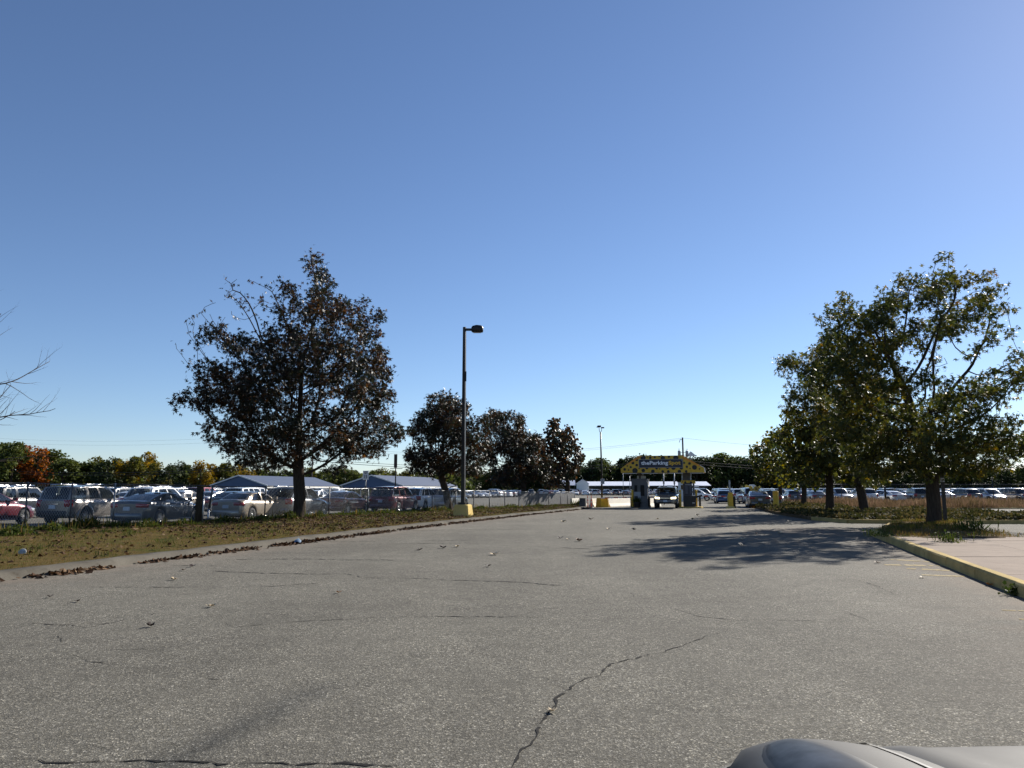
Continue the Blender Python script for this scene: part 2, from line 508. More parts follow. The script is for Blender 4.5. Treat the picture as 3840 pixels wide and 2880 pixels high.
ys = list(np.arange(-12, 2, 1.0)) + list(np.arange(2, 12, 0.16)) + list(np.arange(12, 30, 0.4)) + list(np.arange(30, 84.1, 1.2))
cols = list(np.linspace(0, 1, 72))
sm0 = np.array((-1.89, 4.52)); sm1 = np.array((-1.45, 6.3))
V = []; dirt = []; smear = []
for y in ys:
    xl = KL(y) - 0.15
    for c in cols:
        xr = KR(y) + 1.0
        x = xl + (xr - xl) * c
        V.append((x, y, 0.0 + 0.0))
    V.append((70.0, y, 0.0))
V = np.array(V)
for (x, y, z) in V:
    dl = x - KL(y); dr = KR(y) - x
    d = 0.75 * math.exp(-max(dl, 0) / 0.9)
    if y < 27: d = max(d, 0.85 * math.exp(-max(dr, 0) / 0.8))
    d = max(d, 0.9 * math.exp(-((x - 11.0) ** 2 / 4 + (y - 28.0) ** 2 / 10)))
    dirt.append(d)
    p = np.array((x, y)); e = sm1 - sm0; t = float(np.clip(np.dot(p - sm0, e) / np.dot(e, e), -0.25, 1.15))
    q = sm0 + e * t; dist = float(np.linalg.norm(p - q))
    smear.append(max(0, 1 - (dist / 0.24) ** 2) * (1.0 if t < 0.8 else max(0, (1.15 - t) / 0.35)))
nc = len(cols) + 1
ii, jj = np.meshgrid(np.arange(len(ys) - 1), np.arange(nc - 1), indexing='ij')
a = (ii * nc + jj).ravel()
Fa = np.stack([a, a + 1, a + nc + 1, a + nc], 1)
road = link('road', np_mesh('road', V, Fa, M_road, False, {'dirt': dirt, 'smear': smear}))
tag(road, kind='structure')

# cracks: thin open joints, each a jagged strip on the road
CR = [
 ([(-2.85, 4.58), (-2.72, 4.56), (-2.55, 4.52), (-2.32, 4.51), (-2.11, 4.54), (-1.88, 4.52), (-1.63, 4.52), (-1.42, 4.51), (-1.13, 4.48), (-0.91, 4.49), (-0.73, 4.47), (-0.52, 4.43)], 0.058, 1.30),
 ([(0.0, 4.43), (0.06, 4.65), (0.12, 4.88), (0.15, 5.16), (0.2, 5.42), (0.26, 5.62), (0.4, 6.01), (0.53, 6.27), (0.71, 6.5), (0.8, 6.73), (0.91, 6.98), (1.03, 7.12), (1.46, 7.52), (2.0, 8.18), (2.83, 9.06)], 0.031, 1.16),
 ([(0.18, 6.5), (0.34, 6.41), (0.53, 6.27)], 0.014, 1.04),
 ([(0.3, 6.26), (0.41, 6.12), (0.46, 6.06)], 0.012, 1.04),
 ([(-4.71, 8.25), (-4.35, 7.66), (-4.15, 7.46), (-3.97, 7.27), (-3.82, 7.12), (-3.57, 6.95), (-3.39, 7.09)], 0.028, 1.09),
 ([(-5.79, 8.99), (-5.42, 9.02), (-5.01, 8.9), (-4.64, 8.73), (-4.5, 9.26), (-4.35, 9.77), (-4.02, 9.67), (-3.62, 9.47), (-3.38, 9.24), (-3.16, 8.85), (-2.96, 8.85), (-2.6, 9.04), (-2.05, 9.26), (-1.5, 9.41), (-0.86, 9.47), (0.12, 9.43), (0.48, 9.37)], 0.035, 1.06),
 ([(-6.83, 12.38), (-6.28, 12.28), (-5.62, 12.32), (-3.92, 12.28), (-3.63, 12.48), (-3.12, 12.84)], 0.066, 1.19),
 ([(-4.13, 14.2), (-3.45, 14.16), (-3.0, 14.24), (-2.7, 13.9), (-2.58, 13.56), (-1.7, 13.48), (-0.79, 13.17), (0.17, 12.91), (0.85, 12.48)], 0.066, 1.09),
 ([(-5.6, 14.66), (-5.15, 14.47), (-4.29, 14.24), (-3.69, 14.16)], 0.078, 1.19),
 ([(-6.82, 15.73), (-6.27, 15.67), (-5.74, 15.62)], 0.078, 1.14),
 ([(-6.29, 17.1), (-4.19, 17.16), (-4.0, 17.03), (-2.42, 16.9)], 0.101, 1.09),
 ([(-5.62, 22.93), (-4.47, 23.05), (-0.95, 23.53)], 0.156, 1.19),
 ([(-4.97, 21.81), (-3.51, 21.92), (-0.91, 22.36)], 0.117, 1.04),
 ([(-0.59, 21.5), (0.57, 20.9), (2.12, 20.06)], 0.109, 1.14),
 ([(1.72, 11.66), (1.69, 11.01), (1.8, 10.68), (2.01, 10.27), (2.24, 9.53), (2.64, 9.15), (3.04, 9.24), (3.62, 9.15)], 0.031, 1.04),
 ([(4.08, 10.09), (4.13, 9.71), (4.17, 9.33), (4.14, 9.04)], 0.027, 1.14),
 ([(5.82, 13.44), (5.73, 12.35), (5.56, 11.39)], 0.035, 1.14),
 ([(-3.87, 7.53), (-3.61, 7.54), (-3.32, 7.69)], 0.017, 1.04),
 ([(-2.44, 6.41), (-2.25, 6.38), (-2.12, 6.48)], 0.017, 1.04),
 ([(-5.28, 28.65), (-2.22, 29.59), (0.82, 29.99)], 0.172, 1.04),
]
for pts, w, dens in CR:
    P = []
    for (x0, y0), (x1, y1) in zip(pts[:-1], pts[1:]):
        n = max(2, int(math.hypot(x1 - x0, y1 - y0) / 0.06))
        for k in range(n):
            t = k / n
            P.append((x0 + (x1 - x0) * t, y0 + (y1 - y0) * t))
    mb = MB(); ph = random.random() * 9
    ox = oy = 0.0; prev = None
    for i, (x, y) in enumerate(P):
        jj_ = 0.010 + w * 0.10
        ox = ox * 0.75 + random.gauss(0, jj_); oy = oy * 0.75 + random.gauss(0, jj_)
        j = min(i + 1, len(P) - 1); k = max(i - 1, 0)
        dx, dy = P[j][0] - P[k][0], P[j][1] - P[k][1]
        l = math.hypot(dx, dy) or 1
        nx, ny = -dy / l, dx / l
        ww = w * (0.12 + 0.88 * random.random() ** 1.6) * 0.5 * (0.45 + 0.55 * abs(math.sin(i * 0.031 + ph)))
        g_ = 0.5 + 0.5 * math.sin(i * 0.13 + ph) + 0.35 * math.sin(i * 0.041 + 2 * ph)
        open_ = g_ > (1 - dens) * 1.3
        ww *= min(1.0, max(0.05, (g_ - (1 - dens) * 1.3) * 3.5))
        if i in (0, len(P) - 1): ww *= 0.15
        cur = ((x + ox + nx * ww, y + oy + ny * ww, 0.004), (x + ox - nx * ww, y + oy - ny * ww, 0.004))
        if prev and open_ and random.random() > 0.05:
            mb.add([prev[0], prev[1], cur[1], cur[0]], [(0, 1, 2, 3)])
        prev = cur if open_ or True else None
    if mb.f:
        mb.build('crack', M_crack, road, fix=False)

# faded yellow hatching beside the right kerb
for (p0, p1, w) in (
    ((8.21, 17.16), (8.83, 16.47), 0.26), ((7.53, 15.89), (8.55, 15.67), 0.26),
    ((7.6, 15.15), (8.2, 14.75), 0.22), ((7.29, 14.02), (7.92, 13.77), 0.20),
    ((6.11, 9.98), (6.46, 9.89), 0.07), ((5.92, 9.3), (6.13, 9.22), 0.07)):
    dx, dy = p1[0] - p0[0], p1[1] - p0[1]; l = math.hypot(dx, dy); nx, ny = -dy / l * w / 2, dx / l * w / 2
    mb = MB(); n = 14; prev = None
    for i in range(n + 1):
        t = i / n; k = 0.55 + 0.6 * random.random()
        x, y = p0[0] + dx * t, p0[1] + dy * t
        cur = ((x + nx * k, y + ny * k, 0.004), (x - nx * k, y - ny * k, 0.004))
        if prev and random.random() > 0.22: mb.add([prev[0], prev[1], cur[1], cur[0]], [(0, 1, 2, 3)])
        prev = cur
    mb.build('road_marking', M_yelline, road, fix=False)

# left: worn asphalt berm kerb, then the raised verge up to the fence
def sweep(name, path, prof, mat, zj=0.006):
    G = []
    for i, (x, y) in enumerate(path):
        j = min(i + 1, len(path) - 1); k = max(i - 1, 0)
        dx, dy = path[j][0] - path[k][0], path[j][1] - path[k][1]
        l = math.hypot(dx, dy); nx, ny = -dy / l, dx / l
        jit = random.gauss(0, 0.012)
        G.append([(x + nx * (o + jit * (0 < q < len(prof) - 1)), y + ny * (o + jit * (0 < q < len(prof) - 1)), max(0.0, h + random.gauss(0, zj) * (h > 0.02))) for q, (o, h) in enumerate(prof)])
    m = MB(); m.grid(G)
    return m.build(name, mat, fix=True)
yk = list(np.arange(-8, 73, 0.45))
kerb = sweep('kerb', [(KL(y), y) for y in yk], [(0, -0.01), (0.05, 0.05), (0.14, 0.115), (0.30, 0.135), (0.50, 0.13), (0.56, 0.02)], M_kerbgrey)
tag(kerb, kind='structure')
G = []
def verge_z(x, y, t):
    return 0.12 + 0.035 * smooth_noise(x, y, 0.6) + 0.05 * math.sin(math.pi * min(1, t * 1.1))
for y in np.arange(-6, 73.6, 0.6):
    xl = FX(y) - 1.6; xr = KL(y) - 0.50
    if xl > xr - 0.3: xl = xr - 0.3
    row = []
    for k in range(30):
        t = k / 29
        x = xl + (xr - xl) * t
        z = verge_z(x, y, t)
        if k == 0: z = -0.01
        if k == 29: z = 0.11
        row.append((x, y, z))
    G.append(row)
mb = MB(); mb.grid(G)
# close both ends of the strip down to the lot
mb.add([G[-1][0], G[-1][-1], (G[-1][-1][0], G[-1][-1][1] + 1.2, -0.01), (G[-1][0][0], G[-1][0][1] + 1.2, -0.01)], [(0, 1, 2, 3)])
tag(mb.build('verge', M_soil), kind='structure')

# right: yellow kerb blocks, the concrete pavement strip and the planted end of it
KW, KH = 0.16, 0.19
ky = np.arange(-7.0, 24.9, 2.05)
kerb_right = bpy.data.objects.new('kerb_right', None); COL.objects.link(kerb_right); kerb_right['kind'] = 'structure'
for i, y0 in enumerate(ky):
    y1 = min(y0 + 2.035, 25.2)
    ang = math.atan(0.3175); c, s = math.cos(ang), math.sin(ang)
    mb = MB()
    prof = [(0.0, -0.02), (0.012, KH - 0.035), (0.035, KH - 0.004), (0.05, KH), (KW, KH + 0.003), (KW, -0.02)]
    G = []
    for yy in (y0, (y0 + y1) / 2, y1):
        jx = random.gauss(0, 0.004)
        G.append([(KR(yy) + o * c + jx, yy - o * s, h + random.gauss(0, 0.002)) for (o, h) in prof])
    mb.grid(G, smooth=False)
    mb.add(G[0], [tuple(range(6))]); mb.add(G[-1], [tuple(range(5, -1, -1))])
    mb.build('kerb_stone', M_kerbyel, kerb_right)
# rounded nose of the island (back edge of the kerb round to the tree)
nose = [(KR(25.2), 25.2), (11.95, 26.1), (12.6, 27.2), (13.6, 28.8), (14.6, 30.6), (15.6, 32.3), (16.6, 33.4), (17.6, 33.6), (18.3, 33.0)]
for i in range(len(nose) - 1):
    (x0, y0), (x1, y1) = nose[i], nose[i + 1]
    dx, dy = x1 - x0, y1 - y0; l = math.hypot(dx, dy); nx, ny = dy / l, -dx / l
    x1 -= dx / l * 0.012; y1 -= dy / l * 0.012
    hh = KH - 0.03 * (i > 1) - random.random() * 0.03
    mb = MB(); mb.add([(x0, y0, -0.02), (x1, y1, -0.02), (x1, y1, hh), (x0, y0, hh),
                       (x0 + nx * KW, y0 + ny * KW, -0.02), (x1 + nx * KW, y1 + ny * KW, -0.02), (x1 + nx * KW, y1 + ny * KW, hh + .004), (x0 + nx * KW, y0 + ny * KW, hh + .004)],
                      [(0, 1, 2, 3), (3, 2, 6, 7), (7, 6, 5, 4), (0, 3, 7, 4), (1, 5, 6, 2)])
    mb.build('kerb_stone', M_kerbyel, kerb_right)
def XR2(y):                       # right-hand edge of the strip
    return KR(y) + 0.17 + 3.85
pav = bpy.data.objects.new('pavement', None); COL.objects.link(pav); pav['kind'] = 'structure'
for i, y0 in enumerate(np.arange(-7, 21.4, 1.62)):
    y1 = y0 + 1.605
    for (f0, f1) in ((0.0, 0.5), (0.504, 1.0)):
        P = []
        for yy in (y0, y1):
            for f in (f0, f1):
                xa = KR(yy) + 0.175; P.append((xa + 3.85 * f, yy - 0.05))
        z = KH - 0.006 + random.gauss(0, 0.003)
        mb = MB()
        mb.add([(*P[0], z), (*P[1], z), (*P[3], z), (*P[2], z), (*P[0], -0.02), (*P[1], -0.02), (*P[3], -0.02), (*P[2], -0.02)],
               [(0, 1, 2, 3), (0, 4, 5, 1), (1, 5, 6, 2), (2, 6, 7, 3), (3, 7, 4, 0)])
        mb.build('paving_slab', M_pave, pav)
G = []
for y in np.arange(21.6, 33.6, 0.4):
    if y <= 25.2: xa = KR(y) + 0.16
    else:
        xa = float(np.interp(y, [p[1] for p in nose[:-1]], [p[0] for p in nose[:-1]])) + 0.18
    xb = XR2(y) if y < 30 else XR2(30) + (y - 30) * 0.75
    if xb < xa + 0.2: xb = xa + 0.2
    row = []
    for k in range(14):
        t = k / 13; x = xa + (xb - xa) * t
        z = KH - 0.03 + 0.05 * math.sin(math.pi * t) + 0.02 * smooth_noise(x, y, 1.1, 2)
        if k == 13 and y > 22: z = -0.01
        row.append((x, y, z))
    G.append(row)
mb = MB(); mb.grid(G)
mb.add([G[0][0], G[0][-1], (G[0][-1][0], G[0][-1][1], -0.01), (G[0][0][0], G[0][0][1], -0.01)], [(0, 1, 2, 3)])
tag(mb.build('planting_strip', M_dirt), kind='structure')

# further right: long planted island and the rough grass in front of the far lot
HEDGE = [(15.3, 35.6), (19, 34.6), (24, 35.0), (40, 36.5), (62, 38), (62, 46.5), (27, 46.8), (24.2, 49.5), (25.2, 60), (27.6, 72), (26.5, 77), (24.0, 77), (20.6, 66), (17.6, 54), (16.0, 46), (15.0, 39)]
def flat_poly(name, poly, z, mat, side=None):
    m = MB()
    n = len(poly)
    m.add([(x, y, z) for x, y in poly], [tuple(range(n))])
    if side is not None:
        m.add([(x, y, z) for x, y in poly] + [(x, y, side) for x, y in poly], [(i, (i + 1) % n, n + (i + 1) % n, n + i) for i in range(n)])
    o = m.build(name, mat, fix=False)
    tag(o, kind='structure'); return o
flat_poly('planted_island', HEDGE, 0.13, M_dirt, -0.02)
ROUGH = [(27.2, 63), (80, 60), (80, 84), (35, 86), (30, 86), (28.5, 76)]
flat_poly('rough_grass', ROUGH, 0.05, M_field, -0.02)
# yellow-grey kerb in front of the planted island
ki = bpy.data.objects.new('kerb_island', None); COL.objects.link(ki); ki['kind'] = 'structure'
path = HEDGE[:4]
path = [HEDGE[-1]] + path
seg = []
for (x0, y0), (x1, y1) in zip(path[:-1], path[1:]):
    l = math.hypot(x1 - x0, y1 - y0); n = max(1, int(l / 2.0))
    for k in range(n):
        seg.append(((x0 + (x1 - x0) * k / n, y0 + (y1 - y0) * k / n), (x0 + (x1 - x0) * (k + 1) / n, y0 + (y1 - y0) * (k + 1) / n)))
for (x0, y0), (x1, y1) in seg:
    mb = MB(); l = math.hypot(x1 - x0, y1 - y0)
    mb.box(((x0 + x1) / 2, (y0 + y1) / 2 - 0.09, 0.08), (l - 0.015, 0.17, 0.19), math.atan2(y1 - y0, x1 - x0))
    mb.build('kerb_stone', M_kerbyel, ki)

# distant terrain rise under the far wood
mb = MB()
xs_ = np.linspace(-900, 900, 60)
G = [[(x, yy, hh + (2.0 * math.sin(x * 0.011) + 1.0 * math.sin(x * 0.031)) * (hh > 1)) for x in xs_] for (yy, hh) in ((352, -0.05), (420, 1.8), (560, 4.0), (900, 5.0), (1600, 0.0))]
mb.grid(G)
tag(mb.build('terrain', M_field), kind='structure')

# ------------------------------------------------------------ trees
LEAF10 = (np.array([(0, .36, 0), (0, 0, 0), (.30, -.06, .03), (.50, .20, -.08), (.24, .32, .02), (.47, .70, -.10), (.15, .66, .03), (0, 1.02, -.12),
                    (-.15, .66, .03), (-.47, .70, -.10), (-.24, .32, .02), (-.50, .20, -.08), (-.30, -.06, .03)]),
          np.array([(0, i, i + 1) for i in range(1, 12)] + [(0, 12, 1)]))
LEAF4 = (np.array([(0, 0, 0), (.44, .30, -.08), (.26, .78, -.04), (0, 1.0, -.12), (-.26, .78, -.04), (-.44, .30, -.08)]),
         np.array([(0, 1, 2), (0, 2, 3), (0, 3, 4), (0, 4, 5)]))

LEAF5 = (np.array([(-.10, .26, 0), (.10, .26, 0), (0, .48, .02), (0, 0, 0), (0, 1.04, -.14), (.50, .74, -.10), (-.50, .74, -.10), (.54, .16, -.08), (-.54, .16, -.08)]),
         np.array([(0, 1, 2), (0, 3, 1), (0, 2, 4), (2, 1, 4), (1, 5, 2), (0, 2, 6), (3, 7, 1), (3, 0, 8)]))

def place_leaves(tmpl, P, size, droop=0.5, rg=rng):
    """instances of a leaf template at points P with random hanging attitude"""
    T, Fc = tmpl
    n = len(P)
    az = rg.uniform(0, 2 * np.pi, n)
    pitch = rg.normal(-droop, 0.75, n)
    roll = rg.normal(0, 0.8, n)
    s = size * rg.uniform(0.65, 1.25, n)
    ca, sa = np.cos(az), np.sin(az); cp, sp = np.cos(pitch), np.sin(pitch); cr, sr = np.cos(roll), np.sin(roll)
    d = np.stack([ca * cp, sa * cp, sp], 1)                # along the leaf
    w0 = np.stack([-sa, ca, np.zeros(n)], 1)
    nrm = np.cross(d, w0)
    w = w0 * cr[:, None] + nrm * sr[:, None]
    nn = np.cross(d, w)
    V = P[:, None, :] + s[:, None, None] * (T[None, :, 0:1] * w[:, None, :] + T[None, :, 1:2] * d[:, None, :] + T[None, :, 2:3] * nn[:, None, :])
    k = len(T)
    Fa = Fc[None] + (np.arange(n) * k)[:, None, None]
    return V.reshape(-1, 3), Fa.reshape(-1, Fc.shape[1])

def grow(trunk, attr, step=0.36, infl=2.2, kill=0.55, iters=70, rg=rng):
    pos = [np.array(p, float) for p in trunk]
    par = [-1] + list(range(len(trunk) - 1))
    pos = np.array(pos)
    A = attr.copy()
    d = np.linalg.norm(A[:, None] - pos[None], axis=2)
    near = d.argmin(1); dist = d.min(1)
    par = list(par)
    for it in range(iters):
        act = dist < (infl if it > 12 else 6.0)
        if not act.any(): break
        dirs = {}
        vec = A - pos[near]
        vec /= (np.linalg.norm(vec, axis=1, keepdims=True) + 1e-9)
        acc = np.zeros((len(pos), 3)); cnt = np.zeros(len(pos))
        np.add.at(acc, near[act], vec[act]); np.add.at(cnt, near[act], 1)
        idx = np.nonzero(cnt)[0]
        v = acc[idx] + rg.normal(0, 0.28, (len(idx), 3)) * np.minimum(cnt[idx], 3)[:, None] * 0.5
        v[:, 2] += 0.08
        v /= (np.linalg.norm(v, axis=1, keepdims=True) + 1e-9)
        new = pos[idx] + v * step
        b = len(pos)
        pos = np.concatenate([pos, new]); par += idx.tolist()
        dn = np.linalg.norm(A[:, None] - new[None], axis=2)
        m = dn.min(1); better = m < dist
        near = np.where(better, dn.argmin(1) + b, near); dist = np.minimum(dist, m)
        keep = dist > kill
        A, near, dist = A[keep], near[keep], dist[keep]
        if len(A) == 0: break
    return pos, np.array(par)

def frusta(P0, P1, r0, r1, n):
    d = P1 - P0; d = d / (np.linalg.norm(d, axis=1, keepdims=True) + 1e-9)
    a = np.where(np.abs(d[:, 2:3]) < 0.9, np.array([[0, 0, 1.0]]), np.array([[1.0, 0, 0]]))
    u = np.cross(d, a); u /= (np.linalg.norm(u, axis=1, keepdims=True) + 1e-9); w = np.cross(d, u)
    t = np.arange(n) * 2 * np.pi / n
    ring = u[:, None] * np.cos(t)[None, :, None] + w[:, None] * np.sin(t)[None, :, None]
    ex = d * (np.minimum(r0, r1) * 0.5)[:, None]
    V = np.concatenate([(P0 - ex)[:, None] + ring * r0[:, None, None], (P1 + ex)[:, None] + ring * r1[:, None, None]], 1)
    k = np.arange(n)
    Fc = np.stack([k, (k + 1) % n, (k + 1) % n + n, k + n], 1)
    Fa = Fc[None] + (np.arange(len(P0)) * 2 * n)[:, None, None]
    return V.reshape(-1, 3), Fa.reshape(-1, 4)

def tree(name, label, group, base, trunk, lobes, depth, mat, rbase, natt=1200, per=9, leaf=0.2, tmpl=LEAF10, bare=(), seed=1, droop=0.55, spread=0.21, bark=None, step=0.36):
    """lobes: (x, z, r) in world metres in the plane of the trunk; spread through the crown's depth as well"""
    rg = np.random.default_rng(seed)
    bx, by = base
    allz = [l[1] for l in lobes]
    xc = sum(l[0] * l[2] ** 2 for l in lobes) / sum(l[2] ** 2 for l in lobes)
    hw = max(abs(l[0] - xc) + l[2] for l in lobes)
    pts = []; flag = []
    vol = []
    cand = []
    for li, (x, z, r) in enumerate(list(lobes) + list(bare)):
        dd = depth * math.sqrt(max(0.05, 1 - ((x - xc) / hw) ** 2)) * (0.75 if z > np.percentile(allz, 80) else 1.0)
        isb = li >= len(lobes)
        offs = [0.0] if isb else ([0.0] + ([-dd * 0.42, dd * 0.42] if dd > r * 0.9 else []) + ([-dd * 0.85, dd * 0.85] if dd > r * 1.7 else []))
        for o in offs:
            rr = r * (1.0 if o == 0 else (0.92 if abs(o) < dd * 0.6 else 0.72))
            cand.append((x - bx + rg.normal(0, 0.12) * (o != 0), o + rg.normal(0, 0.2), z + rg.normal(0, 0.15) * (o != 0), rr, isb))
    tot = sum(c[3] ** 3 for c in cand)
    for (x, y, z, r, isb) in cand:
        n = max(6, int(natt * r ** 3 / tot)) if not isb else max(26, int(natt * r ** 3 / tot * 3.0))
        v = rg.normal(0, 1, (n, 3)); v /= np.linalg.norm(v, axis=1, keepdims=True)
        rad = r * rg.uniform(0, 1, (n, 1)) ** (1 / 2.6)
        pts.append(np.array([[x, y, z]]) + v * rad); flag += [isb] * n
    A = np.concatenate(pts); flag = np.array(flag)
    ok = A[:, 2] > 1.7
    A = A[ok]; flag = flag[ok]
    tr = []
    for k in range(len(trunk) - 1):
        p0, p1 = np.array(trunk[k]), np.array(trunk[k + 1]); n = max(1, int(np.linalg.norm(p1 - p0) / 0.3))
        for q in range(n): tr.append(p0 + (p1 - p0) * q / n)
    tr.append(np.array(trunk[-1]))
    pos, par = grow(tr, A, step=step, rg=rg)
    N = len(pos)
    kids = np.zeros(N, int)
    for i in range(N):
        if par[i] >= 0: kids[par[i]] += 1
    r = np.zeros(N); e = 2.25
    acc = np.zeros(N)
    for i in range(N - 1, -1, -1):
        r[i] = 0.011 if kids[i] == 0 else acc[i] ** (1 / e)
        if par[i] >= 0: acc[par[i]] += r[i] ** e
    nt_ = len(tr)
    r *= 1.0
    top = r[nt_ - 1]
    # trunk radii set from the photograph, limbs scaled towards it
    scale = (rbase * 0.66) / max(top, 1e-3)
    r = np.where(r > 0.012, 0.012 + (r - 0.012) * scale, r)
    for k in range(nt_):
        t = k / max(1, nt_ - 1)
        r[k] = rbase * (1 - 0.22 * t) * (1 + 0.45 * max(0, 1 - t * 9) ** 2)
    root = thing(name, label, 'tree', (bx, by, 0), 0, group)
    # trunk
    mb = MB()
    m_ = 14; V = []; Fs = []
    for k in range(nt_):
        for q in range(m_):
            t = 2 * math.pi * q / m_
            rr = r[k] * (1 + 0.06 * math.sin(3 * t + k * 0.4) + 0.04 * math.sin(5 * t - k * 0.7) + (0.10 * max(0, math.cos(2.5 * t)) if k < 2 else 0))
            V.append((tr[k][0] + rr * math.cos(t), tr[k][1] + rr * math.sin(t), tr[k][2] - (0.15 if k == 0 else 0)))
    for k in range(nt_ - 1):
        for q in range(m_):
            a_ = k * m_ + q; b_ = k * m_ + (q + 1) % m_
            Fs.append((a_, b_, b_ + m_, a_ + m_))
    mb.add(V, Fs, 0, True)
    mb.build('trunk', bark or M_bark, root)
    # branches
    idx = np.arange(nt_, N)
    p0 = pos[par[idx]]; p1 = pos[idx]
    r0 = np.minimum(r[par[idx]], r[idx] * 1.25); r1 = r[idx]
    big = r1 > 0.03
    comp = np.arange(N)                       # which limb a node belongs to: its first node off the trunk
    for i in range(nt_, N):
        comp[i] = i if par[i] < nt_ else comp[par[i]]
    for cid in np.unique(comp[idx]):
        inc = comp[idx] == cid
        Vs = []; Fa = []; o_ = 0
        for msk, n in ((big & inc, 7), (~big & inc, 4)):
            if msk.any():
                v, f = frusta(p0[msk], p1[msk], r0[msk], r1[msk], n)
                if n == 7:                     # same quad faces, different ring counts, so two meshes joined by offset
                    pass
                Vs.append(v); Fa.append(f + o_); o_ += len(v)
        link('limb', np_mesh('limb', np.concatenate(Vs), np.concatenate(Fa), bark or M_bark, True), root)
    # twigs and leaves
    tw = idx[(r1 < 0.026)]
    if len(tw) and per > 0:
        P = np.repeat(pos[tw], per, 0)
        base_off = rg.normal(0, spread, P.shape); base_off[:, 2] *= 0.75
        P = P + base_off
        lob = np.array([(c[0], c[1], c[2]) for c in cand]); lr = np.array([c[3] for c in cand]); lb = np.array([c[4] for c in cand])
        dn = np.linalg.norm(P[:, None] - lob[None], axis=2) / lr[None]
        if lb.any():
            dense = dn[:, ~lb].min(1); sp_ = dn[:, lb].min(1)
            keep = (dense < 1.12) | ((dense >= 1.12) & (rg.uniform(0, 1, len(P)) < 0.07))
        else:
            keep = dn.min(1) < 1.25
        P = P[keep]
        v, f = place_leaves(tmpl, P, leaf, droop, rg)
        link('crown', np_mesh('crown', v, f, mat), root)
    return root

TL = 'maroon-leaved maples along the left verge'
tree('maple_tree', 'large maroon-brown maple by the gate post, tallest tree on the left', TL, (-10.44, 38.21),
     [(0, 0, 0), (0.0, 0.02, 1.2), (-0.1, 0.05, 2.2), (-0.12, 0.05, 3.0)],
     [(-9.82, 13.07, 0.34), (-9.84, 12.24, 0.6), (-10.63, 11.03, 0.78), (-9.43, 10.55, 1.2), (-8.01, 10.06, 0.87), (-7.07, 10.3, 0.6), (-10.91, 9.11, 1.26), (-7.49, 8.16, 1.26), (-12.63, 8.4, 1.2), (-14.41, 8.99, 0.83), (-9.45, 7.69, 1.72), (-11.72, 6.28, 1.84), (-14.29, 6.51, 1.38), (-15.76, 5.93, 0.78), (-7.08, 6.05, 1.26), (-6.12, 4.42, 0.74), (-8.42, 4.42, 1.49), (-10.71, 3.96, 1.61), (-13.2, 3.16, 0.97), (-12.58, 4.65, 1.26), (-14.65, 4.54, 0.78), (-8.84, 3.05, 0.83), (-6.31, 7.69, 0.51), (-5.55, 4.31, 0.37), (-7.13, 3.39, 0.78), (-11.58, 2.82, 0.69)],
     3.9, M_leafred, 0.31, 2900, 25, 0.21, LEAF5,
     [(-13.81, 11.15, 1.26), (-15.64, 10.06, 1.03), (-12.17, 11.27, 1.15), (-16.39, 8.75, 0.78), (-6.28, 6.28, 0.6), (-14.6, 3.73, 0.55)], 3)
tree('maple_tree', 'slim maroon maple standing just behind the tall lamp post', TL, (-4.2, 52.68),
     [(0, 0, 0), (-0.25, 0, 1.2), (-0.55, 0, 2.2), (-0.7, 0, 2.9)],
     [(-4.66, 7.13, 1.27), (-3.45, 7.29, 0.76), (-5.59, 5.85, 1.43), (-3.84, 5.21, 1.59), (-6.35, 3.79, 1.02), (-4.93, 3.63, 1.52), (-3.03, 3.32, 1.33), (-2.25, 4.58, 1.08), (-1.94, 6.33, 0.63), (-6.65, 2.85, 0.57), (-4.17, 6.33, 1.27)],
     3.0, M_leafred, 0.27, 1500, 22, 0.25, LEAF5, [(-6.7, 5.53, 0.82), (-7.14, 3.79, 0.63)], 5)
tree('maple_tree', 'dark rounded maple, third along the left verge towards the toll gate', TL, (0.87, 65.03),
     [(0, 0, 0), (0.1, 0, 1.2), (0.1, 0, 2.0)],
     [(-1.02, 7.06, 1.41), (0.16, 5.69, 1.64), (-1.6, 4.72, 1.41), (0.94, 3.74, 1.8), (-0.62, 2.58, 1.41), (1.72, 5.3, 1.33), (2.3, 3.36, 1.33), (-1.22, 7.65, 0.7), (0.75, 7.46, 0.55), (0.16, 2.01, 1.02)],
     3.2, M_leafred, 0.26, 1400, 22, 0.26, LEAF5, (), 6)
tree('maple_tree', 'dark maple nearest the toll gate at the end of the left verge', TL, (5.0, 71.0),
     [(0, 0, 0), (0.05, 0, 1.2), (0.1, 0, 2.2)],
     [(3.9, 7.15, 1.11), (4.65, 5.74, 1.62), (3.58, 4.38, 1.62), (5.28, 3.95, 1.45), (6.13, 4.59, 0.77), (3.99, 2.68, 1.37), (2.65, 5.86, 0.94)],
     3.0, M_leafred, 0.25, 1000, 11, 0.28, LEAF4, (), 8)

